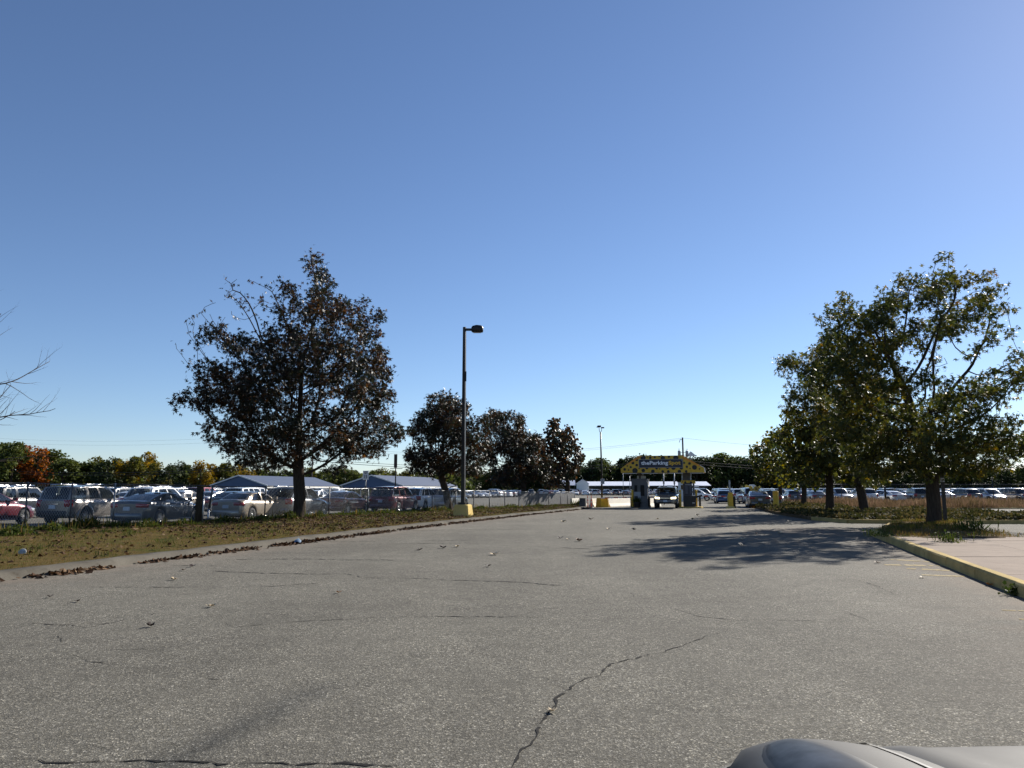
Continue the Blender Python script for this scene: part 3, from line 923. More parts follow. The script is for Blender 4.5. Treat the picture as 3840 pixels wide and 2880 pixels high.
TR = 'olive maples on the right islands'
tree('maple_tree', 'large olive maple growing at the end of the yellow-kerbed pavement', TR, (16.9, 31.2),
     [(0, 0, 0), (0, 0, 1.2), (0.0, 0, 2.3), (-0.25, 0, 3.4), (-0.5, 0, 4.3)],
     [(16.57, 10.46, 0.45), (16.73, 9.5, 0.68), (18.08, 9.9, 0.64), (19.2, 9.41, 0.53), (19.13, 8.52, 0.6), (15.39, 8.81, 0.72), (14.12, 8.52, 0.75), (13.28, 9.01, 0.38), (13.49, 7.64, 0.79), (14.61, 7.15, 0.94), (16.19, 7.73, 0.87), (17.86, 8.32, 0.75), (18.64, 7.25, 0.45), (13.23, 6.38, 0.83), (14.22, 5.42, 1.13), (15.63, 5.22, 1.06), (18.28, 5.13, 0.68), (19.07, 5.51, 0.64), (19.85, 5.8, 0.68), (20.61, 5.7, 0.53), (20.99, 6.76, 0.34), (16.86, 3.8, 1.54), (14.96, 3.61, 1.32), (18.32, 3.24, 1.17), (19.46, 3.42, 0.75), (20.4, 3.42, 0.53), (15.83, 2.58, 0.9), (17.69, 2.39, 0.83), (20.61, 2.58, 0.41), (13.67, 4.08, 0.94), (14.5, 2.39, 0.64)],
     3.6, M_leafgreen, 0.27, 3200, 31, 0.20, LEAF5, [(19.45, 7.83, 0.57), (20.09, 8.52, 0.38), (17.25, 6.57, 0.75)], 12)
tree('maple_tree', 'tall olive maple with a leaning trunk on the planted island', TR, (21.6, 47.6),
     [(0, 0, 0), (-0.2, 0, 1.2), (-0.45, 0, 2.6), (-0.5, 0, 3.6)],
     [(17.19, 9.36, 0.8), (18.44, 8.92, 0.92), (19.89, 9.95, 1.15), (19.78, 8.04, 1.32), (21.48, 7.45, 1.32), (18.15, 7.16, 0.92), (18.93, 5.72, 1.2), (20.91, 5.14, 1.43), (22.15, 4.28, 1.03), (19.4, 3.71, 1.2), (21.05, 2.72, 1.03), (22.29, 6.58, 1.15)],
     3.6, M_leafgreen, 0.28, 1700, 21, 0.24, LEAF5, (), 13)
tree('maple_tree', 'straight-trunked olive maple left of the leaning one on the planted island', TR, (20.6, 50.4),
     [(0, 0, 0), (0, 0, 1.4), (0.05, 0, 2.6)],
     [(18.85, 6.27, 0.79), (18.17, 4.9, 1.03), (19.83, 4.75, 1.21), (19.21, 3.24, 1.15), (20.95, 3.09, 1.09), (18.55, 2.19, 0.67), (20.49, 5.66, 1.03)],
     3.2, M_leafgreen, 0.27, 1200, 12, 0.25, LEAF4, (), 14)
tree('maple_tree', 'twin-stemmed yellowing maple behind the yellow bollard', TR, (23.4, 62.5),
     [(0, 0, 0), (0.1, 0, 1.3), (0.15, 0, 2.4)],
     [(21.66, 5.53, 0.9), (22.26, 4.03, 1.2), (22.94, 2.54, 1.13), (24.24, 2.54, 0.98), (23.77, 4.22, 1.05), (22.2, 6.66, 0.53)],
     3.0, M_leafgreen, 0.22, 1000, 12, 0.27, LEAF4, (), 15)
tree('maple_tree', 'small russet-tipped maple farthest along the planted island', TR, (25.2, 73.0),
     [(0, 0, 0), (0, 0, 1.4), (0.05, 0, 2.3)],
     [(23.42, 5.42, 0.79), (24.23, 4.02, 1.14), (25.51, 3.37, 1.23), (23.74, 2.8, 0.79), (24.54, 5.99, 0.7), (23.02, 4.24, 0.53)],
     2.6, M_leafgreen, 0.2, 900, 12, 0.28, LEAF4, (), 16)

# bare tree just outside the left edge, its twigs reaching into view
def bare_tree(base, specs, label):
    bx, by = base
    root = thing('bare_tree', label, 'tree', (bx, by, 0))
    mb = MB(); mb.tube([(0, 0, -0.1), (0.05, 0, 2.5), (0.0, 0.1, 5), (0.1, 0.1, 7.4), (0.25, 0.1, 8.6), (0.2, -.1, 9.4)], [0.2, 0.16, 0.12, 0.06, 0.03, 0.012], 10)
    mb.build('trunk', M_barkpale, root)
    rnd = random.Random(5)
    mb = None
    def twig(p, d, length, r, lvl):
        n = max(4, int(length / 0.16)); pts = [p]; rr = [r]
        cur = Vector(p); dd = Vector(d).normalized()
        for k in range(n):
            dd = (dd + Vector((rnd.gauss(0, .09), rnd.gauss(0, .09), rnd.gauss(0.03, .09)))).normalized()
            cur = cur + dd * (length / n)
            pts.append(tuple(cur)); rr.append(r * (1 - 0.8 * (k + 1) / n))
            if lvl < 3 and k > n * (0.25 if lvl else 0.4) and rnd.random() < (0.62 if lvl else 0.7):
                side = dd.cross(Vector((rnd.gauss(0, 1), rnd.gauss(0, 1), rnd.gauss(0, 1)))).normalized()
                twig(tuple(cur), dd * 0.75 + side * rnd.uniform(.45, .8) + Vector((0, 0, .12)), length * rnd.uniform(.16, .38) * (1 - .4 * k / n), rr[-1] * 0.65, lvl + 1)
        mb.tube(pts, rr, 4 if lvl else 5, cap=False)
    for (z0, d, L) in specs:
        mb = MB(); twig((0.05, 0.0, z0 - .15), d, L * 1.04, 0.036, 0)
        mb.build('limb', M_barkpale, root, fix=False)
# (start height, direction, length)
bare_tree((-16.75, 20.5), [(2.6, (1.0, -.1, .10), 3.9), (2.9, (.9, .3, .2), 3.2), (3.3, (1, .1, .30), 4.0), (4.0, (1, -.15, .22), 3.9), (1.9, (1, .1, .05), 3.6), (3.7, (1, .3, .1), 4.1), (4.6, (1, .2, .28), 3.5), (5.3, (1, -.2, .34), 2.6), (6.2, (.9, .1, .5), 2.2),
                          (4.2, (-1, .3, .3), 3.0), (3.4, (-.6, -1, .4), 3.0), (5.4, (-.8, .6, .5), 2.4), (7.0, (-.3, -.5, 1), 1.8), (7.4, (.5, .2, 1), 2.0), (8.0, (-.5, .3, 1), 1.6), (8.6, (.3, -.4, 1), 1.4), (6.4, (-.7, .1, .8), 2.2), (9.0, (-.2, .1, 1), 1.2)],
          'leafless grey tree whose bare twigs enter at the left edge')

# ------------------------------------------------------------ far wood
def far_tree_meshes(seed, h, w, mat, conifer=False, n=1500, ls=0.55):
    rg = np.random.default_rng(seed)
    nl = 15
    C = []
    for k in range(nl):
        t = rg.uniform(0.12, 1.0)
        prof = (1 - t * 0.92) if conifer else math.sin(math.pi * min(1, 0.22 + 0.74 * t)) ** 0.7
        rr = w * 0.5 * prof
        a_ = rg.uniform(0, 2 * np.pi)
        C.append((math.cos(a_) * rr * 0.6, math.sin(a_) * rr * 0.6, h * (0.10 + 0.86 * t), w * rg.uniform(0.13, 0.21) * (0.6 if conifer else 1)))
    C = np.array(C)
    idx = rg.integers(0, nl, n)
    v = rg.normal(0, 1, (n, 3)); v /= np.linalg.norm(v, axis=1, keepdims=True)
    rad = C[idx, 3:4] * rg.uniform(0.6, 1.08, (n, 1))
    P = C[idx, :3] + v * rad
    P = P[P[:, 2] > 0.3]
    vv, ff = place_leaves(LEAF4, P, ls, 0.3, rg)
    crown = np_mesh('far_crown', vv, ff, mat)
    mb = MB(); mb.tube([(0, 0, -0.1), (0.1, 0, h * .3), (0.0, .1, h * .62), (0, 0, h * .85)], [0.24, 0.19, 0.12, 0.04], 6)
    for k in range(5):
        c = C[k]; mb.tube([(0.05, 0, h * (0.25 + .06 * k)), (c[0], c[1], c[2])], [0.09, 0.03], 4, cap=False)
    trunk = mb.mesh('far_trunk', [M_bark], fix=False)
    return trunk, crown
FM = {
 'green': leaf_mat('wood_green', [(0.0, (0.035, 0.05, 0.015)), (0.5, (0.065, 0.082, 0.022)), (0.9, (0.115, 0.12, 0.034))], 0.25, 0.6, 0.1),
 'dark': leaf_mat('wood_dark', [(0.0, (0.012, 0.021, 0.010)), (0.5, (0.026, 0.038, 0.014)), (0.9, (0.045, 0.06, 0.02))], 0.2, 0.6, 0.1),
 'olive': leaf_mat('wood_olive', [(0.0, (0.055, 0.065, 0.016)), (0.5, (0.10, 0.10, 0.024)), (0.9, (0.16, 0.13, 0.032))], 0.3, 0.6, 0.1),
 'gold': leaf_mat('wood_gold', [(0.0, (0.11, 0.085, 0.017)), (0.5, (0.20, 0.135, 0.024)), (0.9, (0.27, 0.165, 0.03))], 0.3, 0.6, 0.1),
 'rust': leaf_mat('wood_rust', [(0.0, (0.12, 0.045, 0.014)), (0.5, (0.22, 0.07, 0.02)), (0.9, (0.28, 0.11, 0.03))], 0.3, 0.6, 0.1),
}
PROTO = {}
for i, (k, mt) in enumerate(FM.items()):
    PROTO[k] = [far_tree_meshes(40 + i * 7 + j, 12.0, (8.0, 9.5, 7.2)[j], mt, False) for j in range(3)]
PROTO['conifer'] = [far_tree_meshes(90, 12.0, 6.0, FM['dark'], True)]
TNAME = {'green': 'mid green leafy tree', 'dark': 'dark green leafy tree', 'olive': 'olive-yellow leafy tree', 'gold': 'golden autumn tree', 'rust': 'orange-red autumn tree', 'conifer': 'dark pointed evergreen'}
FAR = []
def far_tree(kind, x, y, h, where, group):
    tm, cm = PROTO[kind][rng.integers(0, len(PROTO[kind]))]
    o = thing('woodland_tree', TNAME[kind] + ' ' + where, 'tree', (x, y, 0), rng.uniform(0, 6.28), group)
    FAR.append((group, kind, where, x / y, o))
    s = h / 11.6
    k = rng.uniform(1.1, 1.5)
    o.scale = (s * k, s * k, s)
    link('trunk', tm, o); link('crown', cm, o)
def top_of(px, pts):
    return float(np.interp(px, [p[0] for p in pts], [p[1] for p in pts]))
# skyline heights in metres against azimuth (tangent of the bearing), wood edge at its distance
def wood_row(t0, t1, dt, dist, heights, kinds, where, group, jit=6.0):
    t = t0
    while t < t1:
        d = np.interp(t, [p[0] for p in dist], [p[1] for p in dist]) + rng.uniform(-jit, jit)
        h = np.interp(t, [p[0] for p in heights], [p[1] for p in heights]) * rng.uniform(0.86, 1.04)
        kk = kinds(t)
        far_tree(kk, t * d, d, h, where, group)
        t += dt * rng.uniform(0.75, 1.25)
def pick(*c):
    return c[rng.integers(0, len(c))]
HL = [(-0.717753120665742, 11.83), (-0.665742024965326, 12.68), (-0.6397364771151179, 13.38), (-0.6137309292649098, 11.68), (-0.5617198335644937, 9.57), (-0.5097087378640777, 10.55), (-0.4750346740638003, 10.27), (-0.4507628294036061, 8.65), (-0.4160887656033287, 8.16), (-0.3710124826629681, 8.65), (-0.31900138696255204, 7.45), (-0.2669902912621359, 7.24), (-0.21497919556171982, 7.45), (-0.15256588072122051, 7.03), (-0.07628294036061026, 6.54)]
def kindL(t):
    px = t * 2884 + 1920
    if 100 < px < 160: return 'rust'
    if px < 290: return pick('green', 'dark', 'green')
    if px < 420: return pick('green', 'olive', 'dark')
    if px < 600: return pick('olive', 'olive', 'green', 'gold')
    if px < 730: return pick('dark', 'dark', 'green')
    if px < 960: return pick('gold', 'gold', 'olive')
    if px < 1160: return pick('dark', 'green')
    return pick('green', 'olive', 'green')
wood_row(-1.05, -0.07, 0.0150, [(-1.05, 175), (-0.72, 195), (-0.1, 215)], HL, kindL, 'in the wood edge behind the left lot', 'wood edge behind the left lot', 7)
wood_row(-1.05, -0.07, 0.021, [(-1.05, 194), (-0.72, 214), (-0.1, 236)], HL, lambda t: pick('green', 'dark', 'olive'), 'in the deeper wood behind the left lot', 'deeper wood behind the left lot', 5)
HC = [(-0.09361997226074896, 8.48), (0.010402219140083218, 10.18), (0.07975034674063801, 11.88), (0.10748959778085991, 13.8), (0.1421636615811373, 14.94), (0.18377253814147018, 15.62), (0.24965325936199723, 15.39), (0.2912621359223301, 16.07), (0.33980582524271846, 14.48), (0.4091539528432732, 13.01), (0.5131761442441054, 11.88), (0.665742024965326, 9.05), (0.7212205270457698, 9.05)]
wood_row(-0.12, 0.40, 0.011, [(-0.1, 352), (0.36, 347)], HC, lambda t: pick('dark', 'green', 'dark'), 'deep in the wood behind the toll gate', 'deeper wood behind the toll gate', 5)
wood_row(-0.10, 0.36, 0.0105, [(-0.1, 330), (0.36, 325)], HC, lambda t: pick('dark', 'green', 'dark', 'conifer'), 'in the tall wood behind the toll gate', 'tall wood behind the toll gate', 9)
wood_row(0.34, 0.72, 0.016, [(0.3, 342), (0.72, 290)], HC, lambda t: pick('dark', 'green', 'dark'), 'deep in the wood behind the right lot', 'deeper wood behind the right lot', 5)
wood_row(0.34, 0.72, 0.0140, [(0.3, 320), (0.72, 270)], HC, lambda t: pick('dark', 'green', 'dark'), 'in the low wood behind the right lot', 'low wood behind the right lot', 8)
NTH = lambda n: '%d%s' % (n, 'th' if 10 < n % 100 < 14 else {1: 'st', 2: 'nd', 3: 'rd'}.get(n % 10, 'th'))
for (gk, kk) in sorted(set((f_[0], f_[1]) for f_ in FAR)):
    row = sorted([f_ for f_ in FAR if f_[0] == gk and f_[1] == kk], key=lambda f_: f_[3])
    for i, f_ in enumerate(row):
        if len(row) > 1: f_[4]['label'] = '%s, %s such from left %s' % (TNAME[kk], NTH(i + 1), f_[2])
# low understorey closes the wood at the ground
def understorey(name, label, t0, t1, dist, n, hmax, mat):
    tt = rng.uniform(t0, t1, n); dd = np.interp(tt, [p[0] for p in dist], [p[1] for p in dist]) + rng.uniform(-3, 12, n)
    P = np.stack([tt * dd, dd, rng.uniform(0, 1, n) ** 1.3 * hmax], 1)
    v, f = place_leaves(LEAF4, P, 1.0, 0.3)
    tag(link(name, np_mesh(name, v, f, mat)), label, 'shrubs', kind='stuff')
understorey('undergrowth', 'dense undergrowth along the foot of the left wood', -1.05, -0.05, [(-1.05, 175), (-0.72, 195), (-0.1, 215)], 12000, 6.0, FM['green'])
understorey('undergrowth', 'dark undergrowth along the foot of the wood behind the gate', -0.10, 0.74, [(-0.1, 330), (0.36, 325), (0.74, 268)], 22000, 10.5, FM['dark'])

# ------------------------------------------------------------ grass, weeds, leaf litter
BLADE = (np.array([(-.05, 0, 0), (.05, 0, 0), (0.0, .55, .06), (.02, 1, .25)]), np.array([(0, 1, 2), (2, 1, 3)]))
def blades(P, h, lean=0.5, width=1.0):
    n = len(P)
    az = rng.uniform(0, 2 * np.pi, n); ln = np.abs(rng.normal(0, lean, n))
    s = h * rng.uniform(0.5, 1.3, n)
    ca, sa = np.cos(az), np.sin(az)
    up = np.stack([ca * np.sin(ln), sa * np.sin(ln), np.cos(ln)], 1)
    w = np.stack([-sa, ca, np.zeros(n)], 1)
    nn = np.cross(up, w)
    T = BLADE[0]
    wd = (0.05 * width / np.maximum(h, 1e-3)) if False else width
    V = P[:, None] + s[:, None, None] * (T[None, :, 0:1] * wd * w[:, None] + T[None, :, 1:2] * up[:, None] + T[None, :, 2:3] * nn[:, None])
    Fa = BLADE[1][None] + (np.arange(n) * 4)[:, None, None]
    return V.reshape(-1, 3), Fa.reshape(-1, 3)

def verge_points(n, y0, y1, tmin=0.0, tmax=1.0, pw=1.0):
    u = rng.uniform(0, 1, n) ** pw
    y = y0 + (y1 - y0) * u
    t = rng.uniform(tmin, tmax, n)
    xl = -9.7 + 0.515 * (y - 41.8) - 1.5
    xr = np.interp(y, [p[1] for p in KLP], [p[0] for p in KLP]) - 0.52
    xl = np.minimum(xl, xr - .3)
    x = xl + (xr - xl) * t
    z = np.array([verge_z(a_, b_, c_) for a_, b_, c_ in zip(x, y, t)])
    return np.stack([x, y, z - 0.01], 1), t
# short turf
P, t = verge_points(110000, 8, 72, 0, 1, 1.25)
keep = rng.uniform(0, 1, len(P)) < np.array([0.55 + 0.45 * (smooth_noise(p[0], p[1], 0.5, 1.0) > -0.25) for p in P])
P = P[keep]
v, f = blades(P, 0.075 + 0.0 * P[:, 0], 0.85, 1.1)
tag(link('verge_turf', np_mesh('verge_turf', v, f, M_grass)), 'short browning turf covering the left verge', 'grass', kind='stuff')
# taller grass along the foot of the fence
yy = rng.uniform(18, 71, 16000); xx = -9.7 + 0.515 * (yy - 41.8) + rng.normal(0.1, 0.55, len(yy))
m_ = np.array([smooth_noise(a_, b_, 0.45, 4.0) > -0.1 for a_, b_ in zip(xx, yy)])
P = np.stack([xx, yy, np.full(len(yy), 0.10)], 1)[m_]
P = P[::3]; v, f = blades(P, 0.10 + 0.0 * P[:, 0], 0.9, 0.6)
tag(link('fence_grass', np_mesh('fence_grass', v, f, M_weed)), 'taller grass growing along the foot of the chain-link fence', 'grass', kind='stuff')

# weed clumps at the fence, each a plant of its own
def weed(x, y, r, h, label, n=900):
    o = thing('weed_clump', label, 'weeds', (x, y, 0.1), 0, 'weed clumps along the left fence')
    P = rng.normal(0, 1, (n, 3)); P /= np.linalg.norm(P, axis=1, keepdims=True)
    P *= rng.uniform(0.2, 1, (n, 1)) ** 0.5
    P = np.stack([P[:, 0] * r, P[:, 1] * r * 0.8, np.abs(P[:, 2]) * h * (0.7 + 0.3 * np.sin(P[:, 0] * 5))], 1)
    v, f = place_leaves(LEAF4, P, 0.085, -0.3)
    link('leaves', np_mesh('weed', v, f, M_weed), o)['kind'] = 'stuff'
    n2 = 70
    Q = np.stack([rng.normal(0, r * .5, n2), rng.normal(0, r * .4, n2), np.zeros(n2)], 1)
    v, f = blades(Q, np.full(n2, h * 1.05), 0.75, 0.14)
    link('stems', np_mesh('weed_stems', v, f, M_grass), o)['kind'] = 'stuff'
weeds = [
 ((-15.01, 23.31), 0.9, 0.62, 'bushy weeds at the far left end of the fence'),
 ((-15.36, 25.75), 0.8, 0.55, 'low weed clump below the red car'),
 ((-15.29, 27.08), 0.7, 0.6, 'green weed clump below the grey boxy SUV'),
 ((-14.93, 27.44), 0.6, 0.72, 'bright tall weeds in front of the grey SUV rear wheel'),
 ((-14.32, 27.8), 0.6, 0.5, 'weeds left of the pale fence post'),
 ((-13.27, 27.99), 0.75, 0.62, 'rounded weed clump in front of the dark grey sedan'),
 ((-12.53, 29.37), 0.5, 0.5, 'dark weeds left of the wooden gate post'),
 ((-12.03, 32.33), 0.8, 0.55, 'shaded weeds right of the gate post'),
 ((-11.31, 34.48), 0.9, 0.5, 'shaded weeds in front of the beige sedan'),
 ((-10.57, 36.6), 0.6, 0.7, 'weed tuft left of the big maroon maple trunk'),
 ((-9.53, 37.94), 0.6, 0.6, 'sunlit weeds right of the big maroon maple trunk'),
 ((-8.42, 41.75), 1.2, 0.6, 'broad weed clump in front of the red sedan'),
 ((-7.37, 43.96), 1.0, 0.55, 'weed clump below the dark red van'),
 ((-5.49, 48.59), 0.9, 0.6, 'dark weeds in front of the white SUV'),
 ((-4.57, 50.36), 0.7, 0.6, 'weeds left of the second maple trunk'),
 ((-2.39, 53.62), 0.9, 0.6, 'sparse weeds right of the lamp post base'),
 ((-0.4, 58.14), 1.4, 0.62, 'dark green weed bank left of the third maple'),
 ((1.93, 62.53), 0.9, 0.5, 'weeds right of the third maple trunk'),
 ((5.77, 68.76), 0.6, 0.75, 'yellow-green weeds in front of the white barrier'),
]
for (xy, r, h, lb) in weeds:
    weed(xy[0], xy[1], r, h * 0.62, lb)

# fallen leaves: masses on the verge and in the gutter
def litter(name, label, P, size, mat=M_dead, tm=LEAF4):
    n = len(P)
    T, Fc = tm
    az = rng.uniform(0, 6.283, n); tilt = rng.normal(0, 0.55, n); s = size * rng.uniform(.55, 1.3, n)
    ca, sa = np.cos(az), np.sin(az)
    d = np.stack([ca * np.cos(tilt), sa * np.cos(tilt), np.sin(tilt)], 1); w = np.stack([-sa, ca, rng.normal(0, .3, n)], 1)
    nn = np.cross(w, d)
    curl = rng.uniform(-1.5, 4.5, n)
    V = P[:, None] + s[:, None, None] * (T[None, :, 0:1] * w[:, None] + (T[None, :, 1:2] - .5) * d[:, None] + (np.abs(T[None, :, 0:1]) * .35 * curl[:, None, None]) * nn[:, None])
    V[:, :, 2] = np.maximum(V[:, :, 2], P[:, None, 2] - 0.012)
    Fa = Fc[None] + (np.arange(n) * len(T))[:, None, None]
    tag(link(name, np_mesh(name, V.reshape(-1, 3), Fa.reshape(-1, 3), mat)), label, 'leaves', kind='stuff')
# coarser tufts, greener towards the fence
P, t = verge_points(1500, 9, 70, 0.0, 0.97, 1.1)
P = P[rng.uniform(0, 1, len(P)) < 0.25 + 0.75 * (1 - t) ** 1.5]
P = np.repeat(P, 22, 0) + np.concatenate([rng.normal(0, 0.10, (len(P) * 22, 2)), np.zeros((len(P) * 22, 1))], 1)
v, f = blades(P, np.full(len(P), 0.15), 0.7, 0.45)
tag(link('verge_tufts', np_mesh('verge_tufts', v, f, M_weed)), 'scattered coarse green grass tufts over the left verge', 'grass', kind='stuff')
P, t = verge_points(22000, 9, 70, 0.15, 1.0, 1.0)
dens = np.array([(0.24 if p[1] < 24 else 0.55) + 0.35 * smooth_noise(p[0], p[1], 0.7, 3) + 0.5 * math.exp(-((p[0] + 6) ** 2 + (p[1] - 34) ** 2) / 60) for p in P])
P = P[rng.uniform(0, 1, len(P)) < dens]; P[:, 2] += 0.055
litter('leaf_litter', 'dry brown maple leaves strewn over the left verge', P, 0.11)
yy = rng.uniform(9, 66, 9000)
off = np.abs(rng.normal(0, 0.16, len(yy)))
cl = np.array([0.30 + 0.55 * math.sin(y * 1.9) * math.sin(y * 0.47 + 1) + 0.25 * math.sin(y * 5.1) + (0.35 if 20 < y < 48 else 0.0) for y in yy])
m_ = rng.uniform(0, 1, len(yy)) < cl * np.where(yy < 14, 0.35, 0.75)
yy, off = yy[m_], off[m_]
xx = np.interp(yy, [p[1] for p in KLP], [p[0] for p in KLP]) + off - 0.02
P = np.stack([xx, yy, 0.015 + 0.05 * np.exp(-off / .1) * rng.uniform(0, 1, len(yy))], 1)
litter('gutter_leaves', 'drift of dead leaves lying in the left gutter', P, 0.12)

# single leaves lying on the road
def road_leaf(px, size, mat, label):
    T, Fc = LEAF10
    mb = MB(); a_ = random.random() * 6.28; k = random.uniform(.25, .6)
    V = [((p[0]) * size, (p[1] - .45) * size, size * (k * abs(p[0]) * 1.2 + 0.22 * (p[1] - .45) ** 2 * 3) + 0.006) for p in T]
    ca, sa = math.cos(a_), math.sin(a_)
    mb.add([(x * ca - y * sa, x * sa + y * ca, z) for x, y, z in V], [tuple(f_) for f_ in Fc])
    o = mb.build('fallen_leaf', mat, None, (px[0], px[1], 0.004), fix=False)
    tag(o, label, 'leaf', 'single leaves lying on the road')
LM = {'pale': plain('pale_leaf', (0.55, 0.43, 0.27), 0.7, 0, 0.25, 18), 'dark': plain('dark_leaf', (0.04, 0.024, 0.017), 0.6, 0, 0.3, 18), 'orange': plain('orange_leaf', (0.5, 0.2, 0.03), 0.6, 0, 0.25, 18), 'brown': plain('brown_leaf', (0.2, 0.11, 0.06), 0.7, 0, 0.25, 18)}
rl = [
 ((0.27, 5.49), .075, 'pale', 'curled pale leaf beside the long crack in the foreground'),
 ((-2.54, 11.57), .10, 'orange', 'single orange leaf in the middle of the road'),
 ((-3.89, 10.22), .12, 'pale', 'flat pale leaf left of the middle of the road'),
 ((-6.28, 15.41), .15, 'dark', 'upright dark leaf on the road off the left gutter'),
 ((-5.65, 13.21), .12, 'pale', 'pale leaf on the road near the left kerb'),
 ((-6.16, 14.75), .11, 'brown', 'brown leaf just in front of the upright dark leaf'),
 ((-5.86, 10.68), .10, 'dark', 'small dark leaf far left on the road'),
 ((-6.5, 11.12), .09, 'dark', 'leftmost small dark leaf on the road below the kerb'),
 ((-3.98, 8.78), .10, 'dark', 'dark sliver of leaf left of the wandering crack'),
 ((-2.33, 19.62), .19, 'dark', 'dark curled leaf, left one of a pair on the far road'),
 ((-1.76, 20.33), .21, 'dark', 'dark upright leaf, right one of a pair on the far road'),
 ((-1.44, 20.71), .17, 'pale', 'pale leaf right of the dark pair on the far road'),
 ((-0.42, 18.2), .24, 'pale', 'large pale crumpled leaf in the middle distance of the road'),
 ((-0.46, 15.51), .13, 'dark', 'dark leaf below the large pale crumpled leaf'),
 ((1.49, 24.29), .2, 'dark', 'dark leaf left of the tree shadow tip'),
 ((2.0, 23.05), .22, 'brown', 'brown leaf just left of the tree shadow tip'),
 ((1.7, 23.78), .12, 'pale', 'tiny pale leaf between two dark ones by the shadow tip'),
 ((6.22, 21.2), .2, 'dark', 'dark leaf between the two big tree shadows'),
 ((6.95, 23.65), .17, 'pale', 'pale leaf above the near tree shadow'),
 ((9.28, 27.08), .22, 'pale', 'pale leaf at the front of the far tree shadow'),
 ((8.37, 26.76), .18, 'brown', 'brown leaf between the tree shadows'),
 ((10.86, 45.65), .28, 'pale', 'pale leaf near the toll gate lane'),
 ((7.52, 40.28), .22, 'pale', 'pale leaf on the road in front of the oncoming SUV'),
 ((9.14, 39.56), .26, 'pale', 'pale leaf right of the oncoming SUV lane'),
 ((3.99, 39.56), .3, 'brown', 'brown leaf on the road below the far lamp post'),
 ((4.6, 29.4), .2, 'dark', 'dark leaf on the road below the left toll booth'),
 ((3.7, 29.99), .18, 'pale', 'pale speck of leaf left of the dark one below the booth'),
 ((2.39, 36.64), .26, 'pale', 'pale leaf near the end of the left verge'),
 ((7.54, 16.18), .13, 'brown', 'brown leaf at the edge of the near tree shadow by the kerb'),
 ((7.55, 12.45), .12, 'orange', 'orange leaf in the gutter of the yellow kerb'),
 ((7.04, 13.52), .09, 'pale', 'whitish leaf below the faded yellow hatching'),
 ((13.12, 36.94), .24, 'pale', 'pale leaf inside the far tree shadow'),
]
for (p, s_, k, lb) in rl:
    road_leaf(p, s_, LM[k], lb)

# litter on the verge
mb = MB(); mb.lathe([(0.0, 0.012), (0.05, 0.010), (0.066, .0), (0.080, 0.0), (0.084, 0.008), (0.074, 0.014), (0.052, 0.020), (0.0, 0.022)], 18)
o = mb.build('plastic_cup_lid', plain('clear_plastic', (0.34, 0.35, 0.34), 0.3, 0, 0.35, 25), None, (*(-10.53, 16.88), 0.17))
o.rotation_euler = (R(60), R(15), 0)
tag(o, 'clear domed plastic lid lying in the grass at far left', 'litter')
mb = MB(); mb.grid([[(0, 0, 0), (.1, .02, .05), (.2, 0, .01)], [(0.02, .1, .09), (.12, .1, .14), (.2, .12, .06)], [(0, .2, .02), (.11, .22, .05), (.22, .2, 0)]])
o = mb.build('blue_wrapper', plain('blue_wrap', (0.10, 0.16, 0.24), 0.6, 0, 0.1, 10), None, (*(-6.12, 21.92), 0.02))
tag(o, 'crumpled pale blue wrapper among the gutter leaves', 'litter')

# right: turf and weeds on the planted strip, groundcover on the long island, russet grass
pts = []
while len(pts) < 5200:
    y = random.uniform(21.8, 33.2); 
    xa = KR(min(y, 25.2)) + .25 if y < 25.2 else float(np.interp(y, [p[1] for p in nose[:-1]], [p[0] for p in nose[:-1]])) + .25
    xb = XR2(min(y, 30)) + max(0, y - 30) * 0.7 - 0.2
    if xb < xa: continue
    x = random.uniform(xa, xb)
    if smooth_noise(x, y, 0.9, 6) > -0.1 or random.random() < .2: pts.append((x, y, KH))
P = np.array(pts); v, f = blades(P, np.full(len(P), 0.13), 0.75, 0.9)
tag(link('strip_grass', np_mesh('strip_grass', v, f, M_grass)), 'patchy dry grass under the big olive maple', 'grass', kind='stuff')
for i, (x, y, r, h, lb) in enumerate([(*(11.15, 19.97), .35, .28, 'small weed tuft on the pavement edge behind the yellow kerb'), (*(10.59, 22.52), .4, .25, 'weeds at the tip of the yellow kerb'), (*(14.75, 25.15), .5, .5, 'spindly sapling sprouts right of the olive maple trunk'), (*(7.26, 11.37), .18, .15, 'grass tuft growing from the gutter of the yellow kerb')]):
    o = thing('weed_clump', lb, 'weeds', (x, y, 0.0 if i == 3 else 0.17), 0, 'weeds on the right strip')
    n2 = 120; Q = np.stack([rng.normal(0, r * .5, n2), rng.normal(0, r * .5, n2), np.zeros(n2)], 1)
    v, f = blades(Q, np.full(n2, h * .8), 0.8, 0.22); link('stems', np_mesh('weed_stems', v, f, M_weed), o)['kind'] = 'stuff'
    Q = np.stack([rng.normal(0, r * .5, 60), rng.normal(0, r * .5, 60), rng.uniform(0.02, h, 60)], 1)
    v, f = place_leaves(LEAF4, Q, .06, 0); link('leaves', np_mesh('weed_leaf', v, f, M_weed), o)['kind'] = 'stuff'

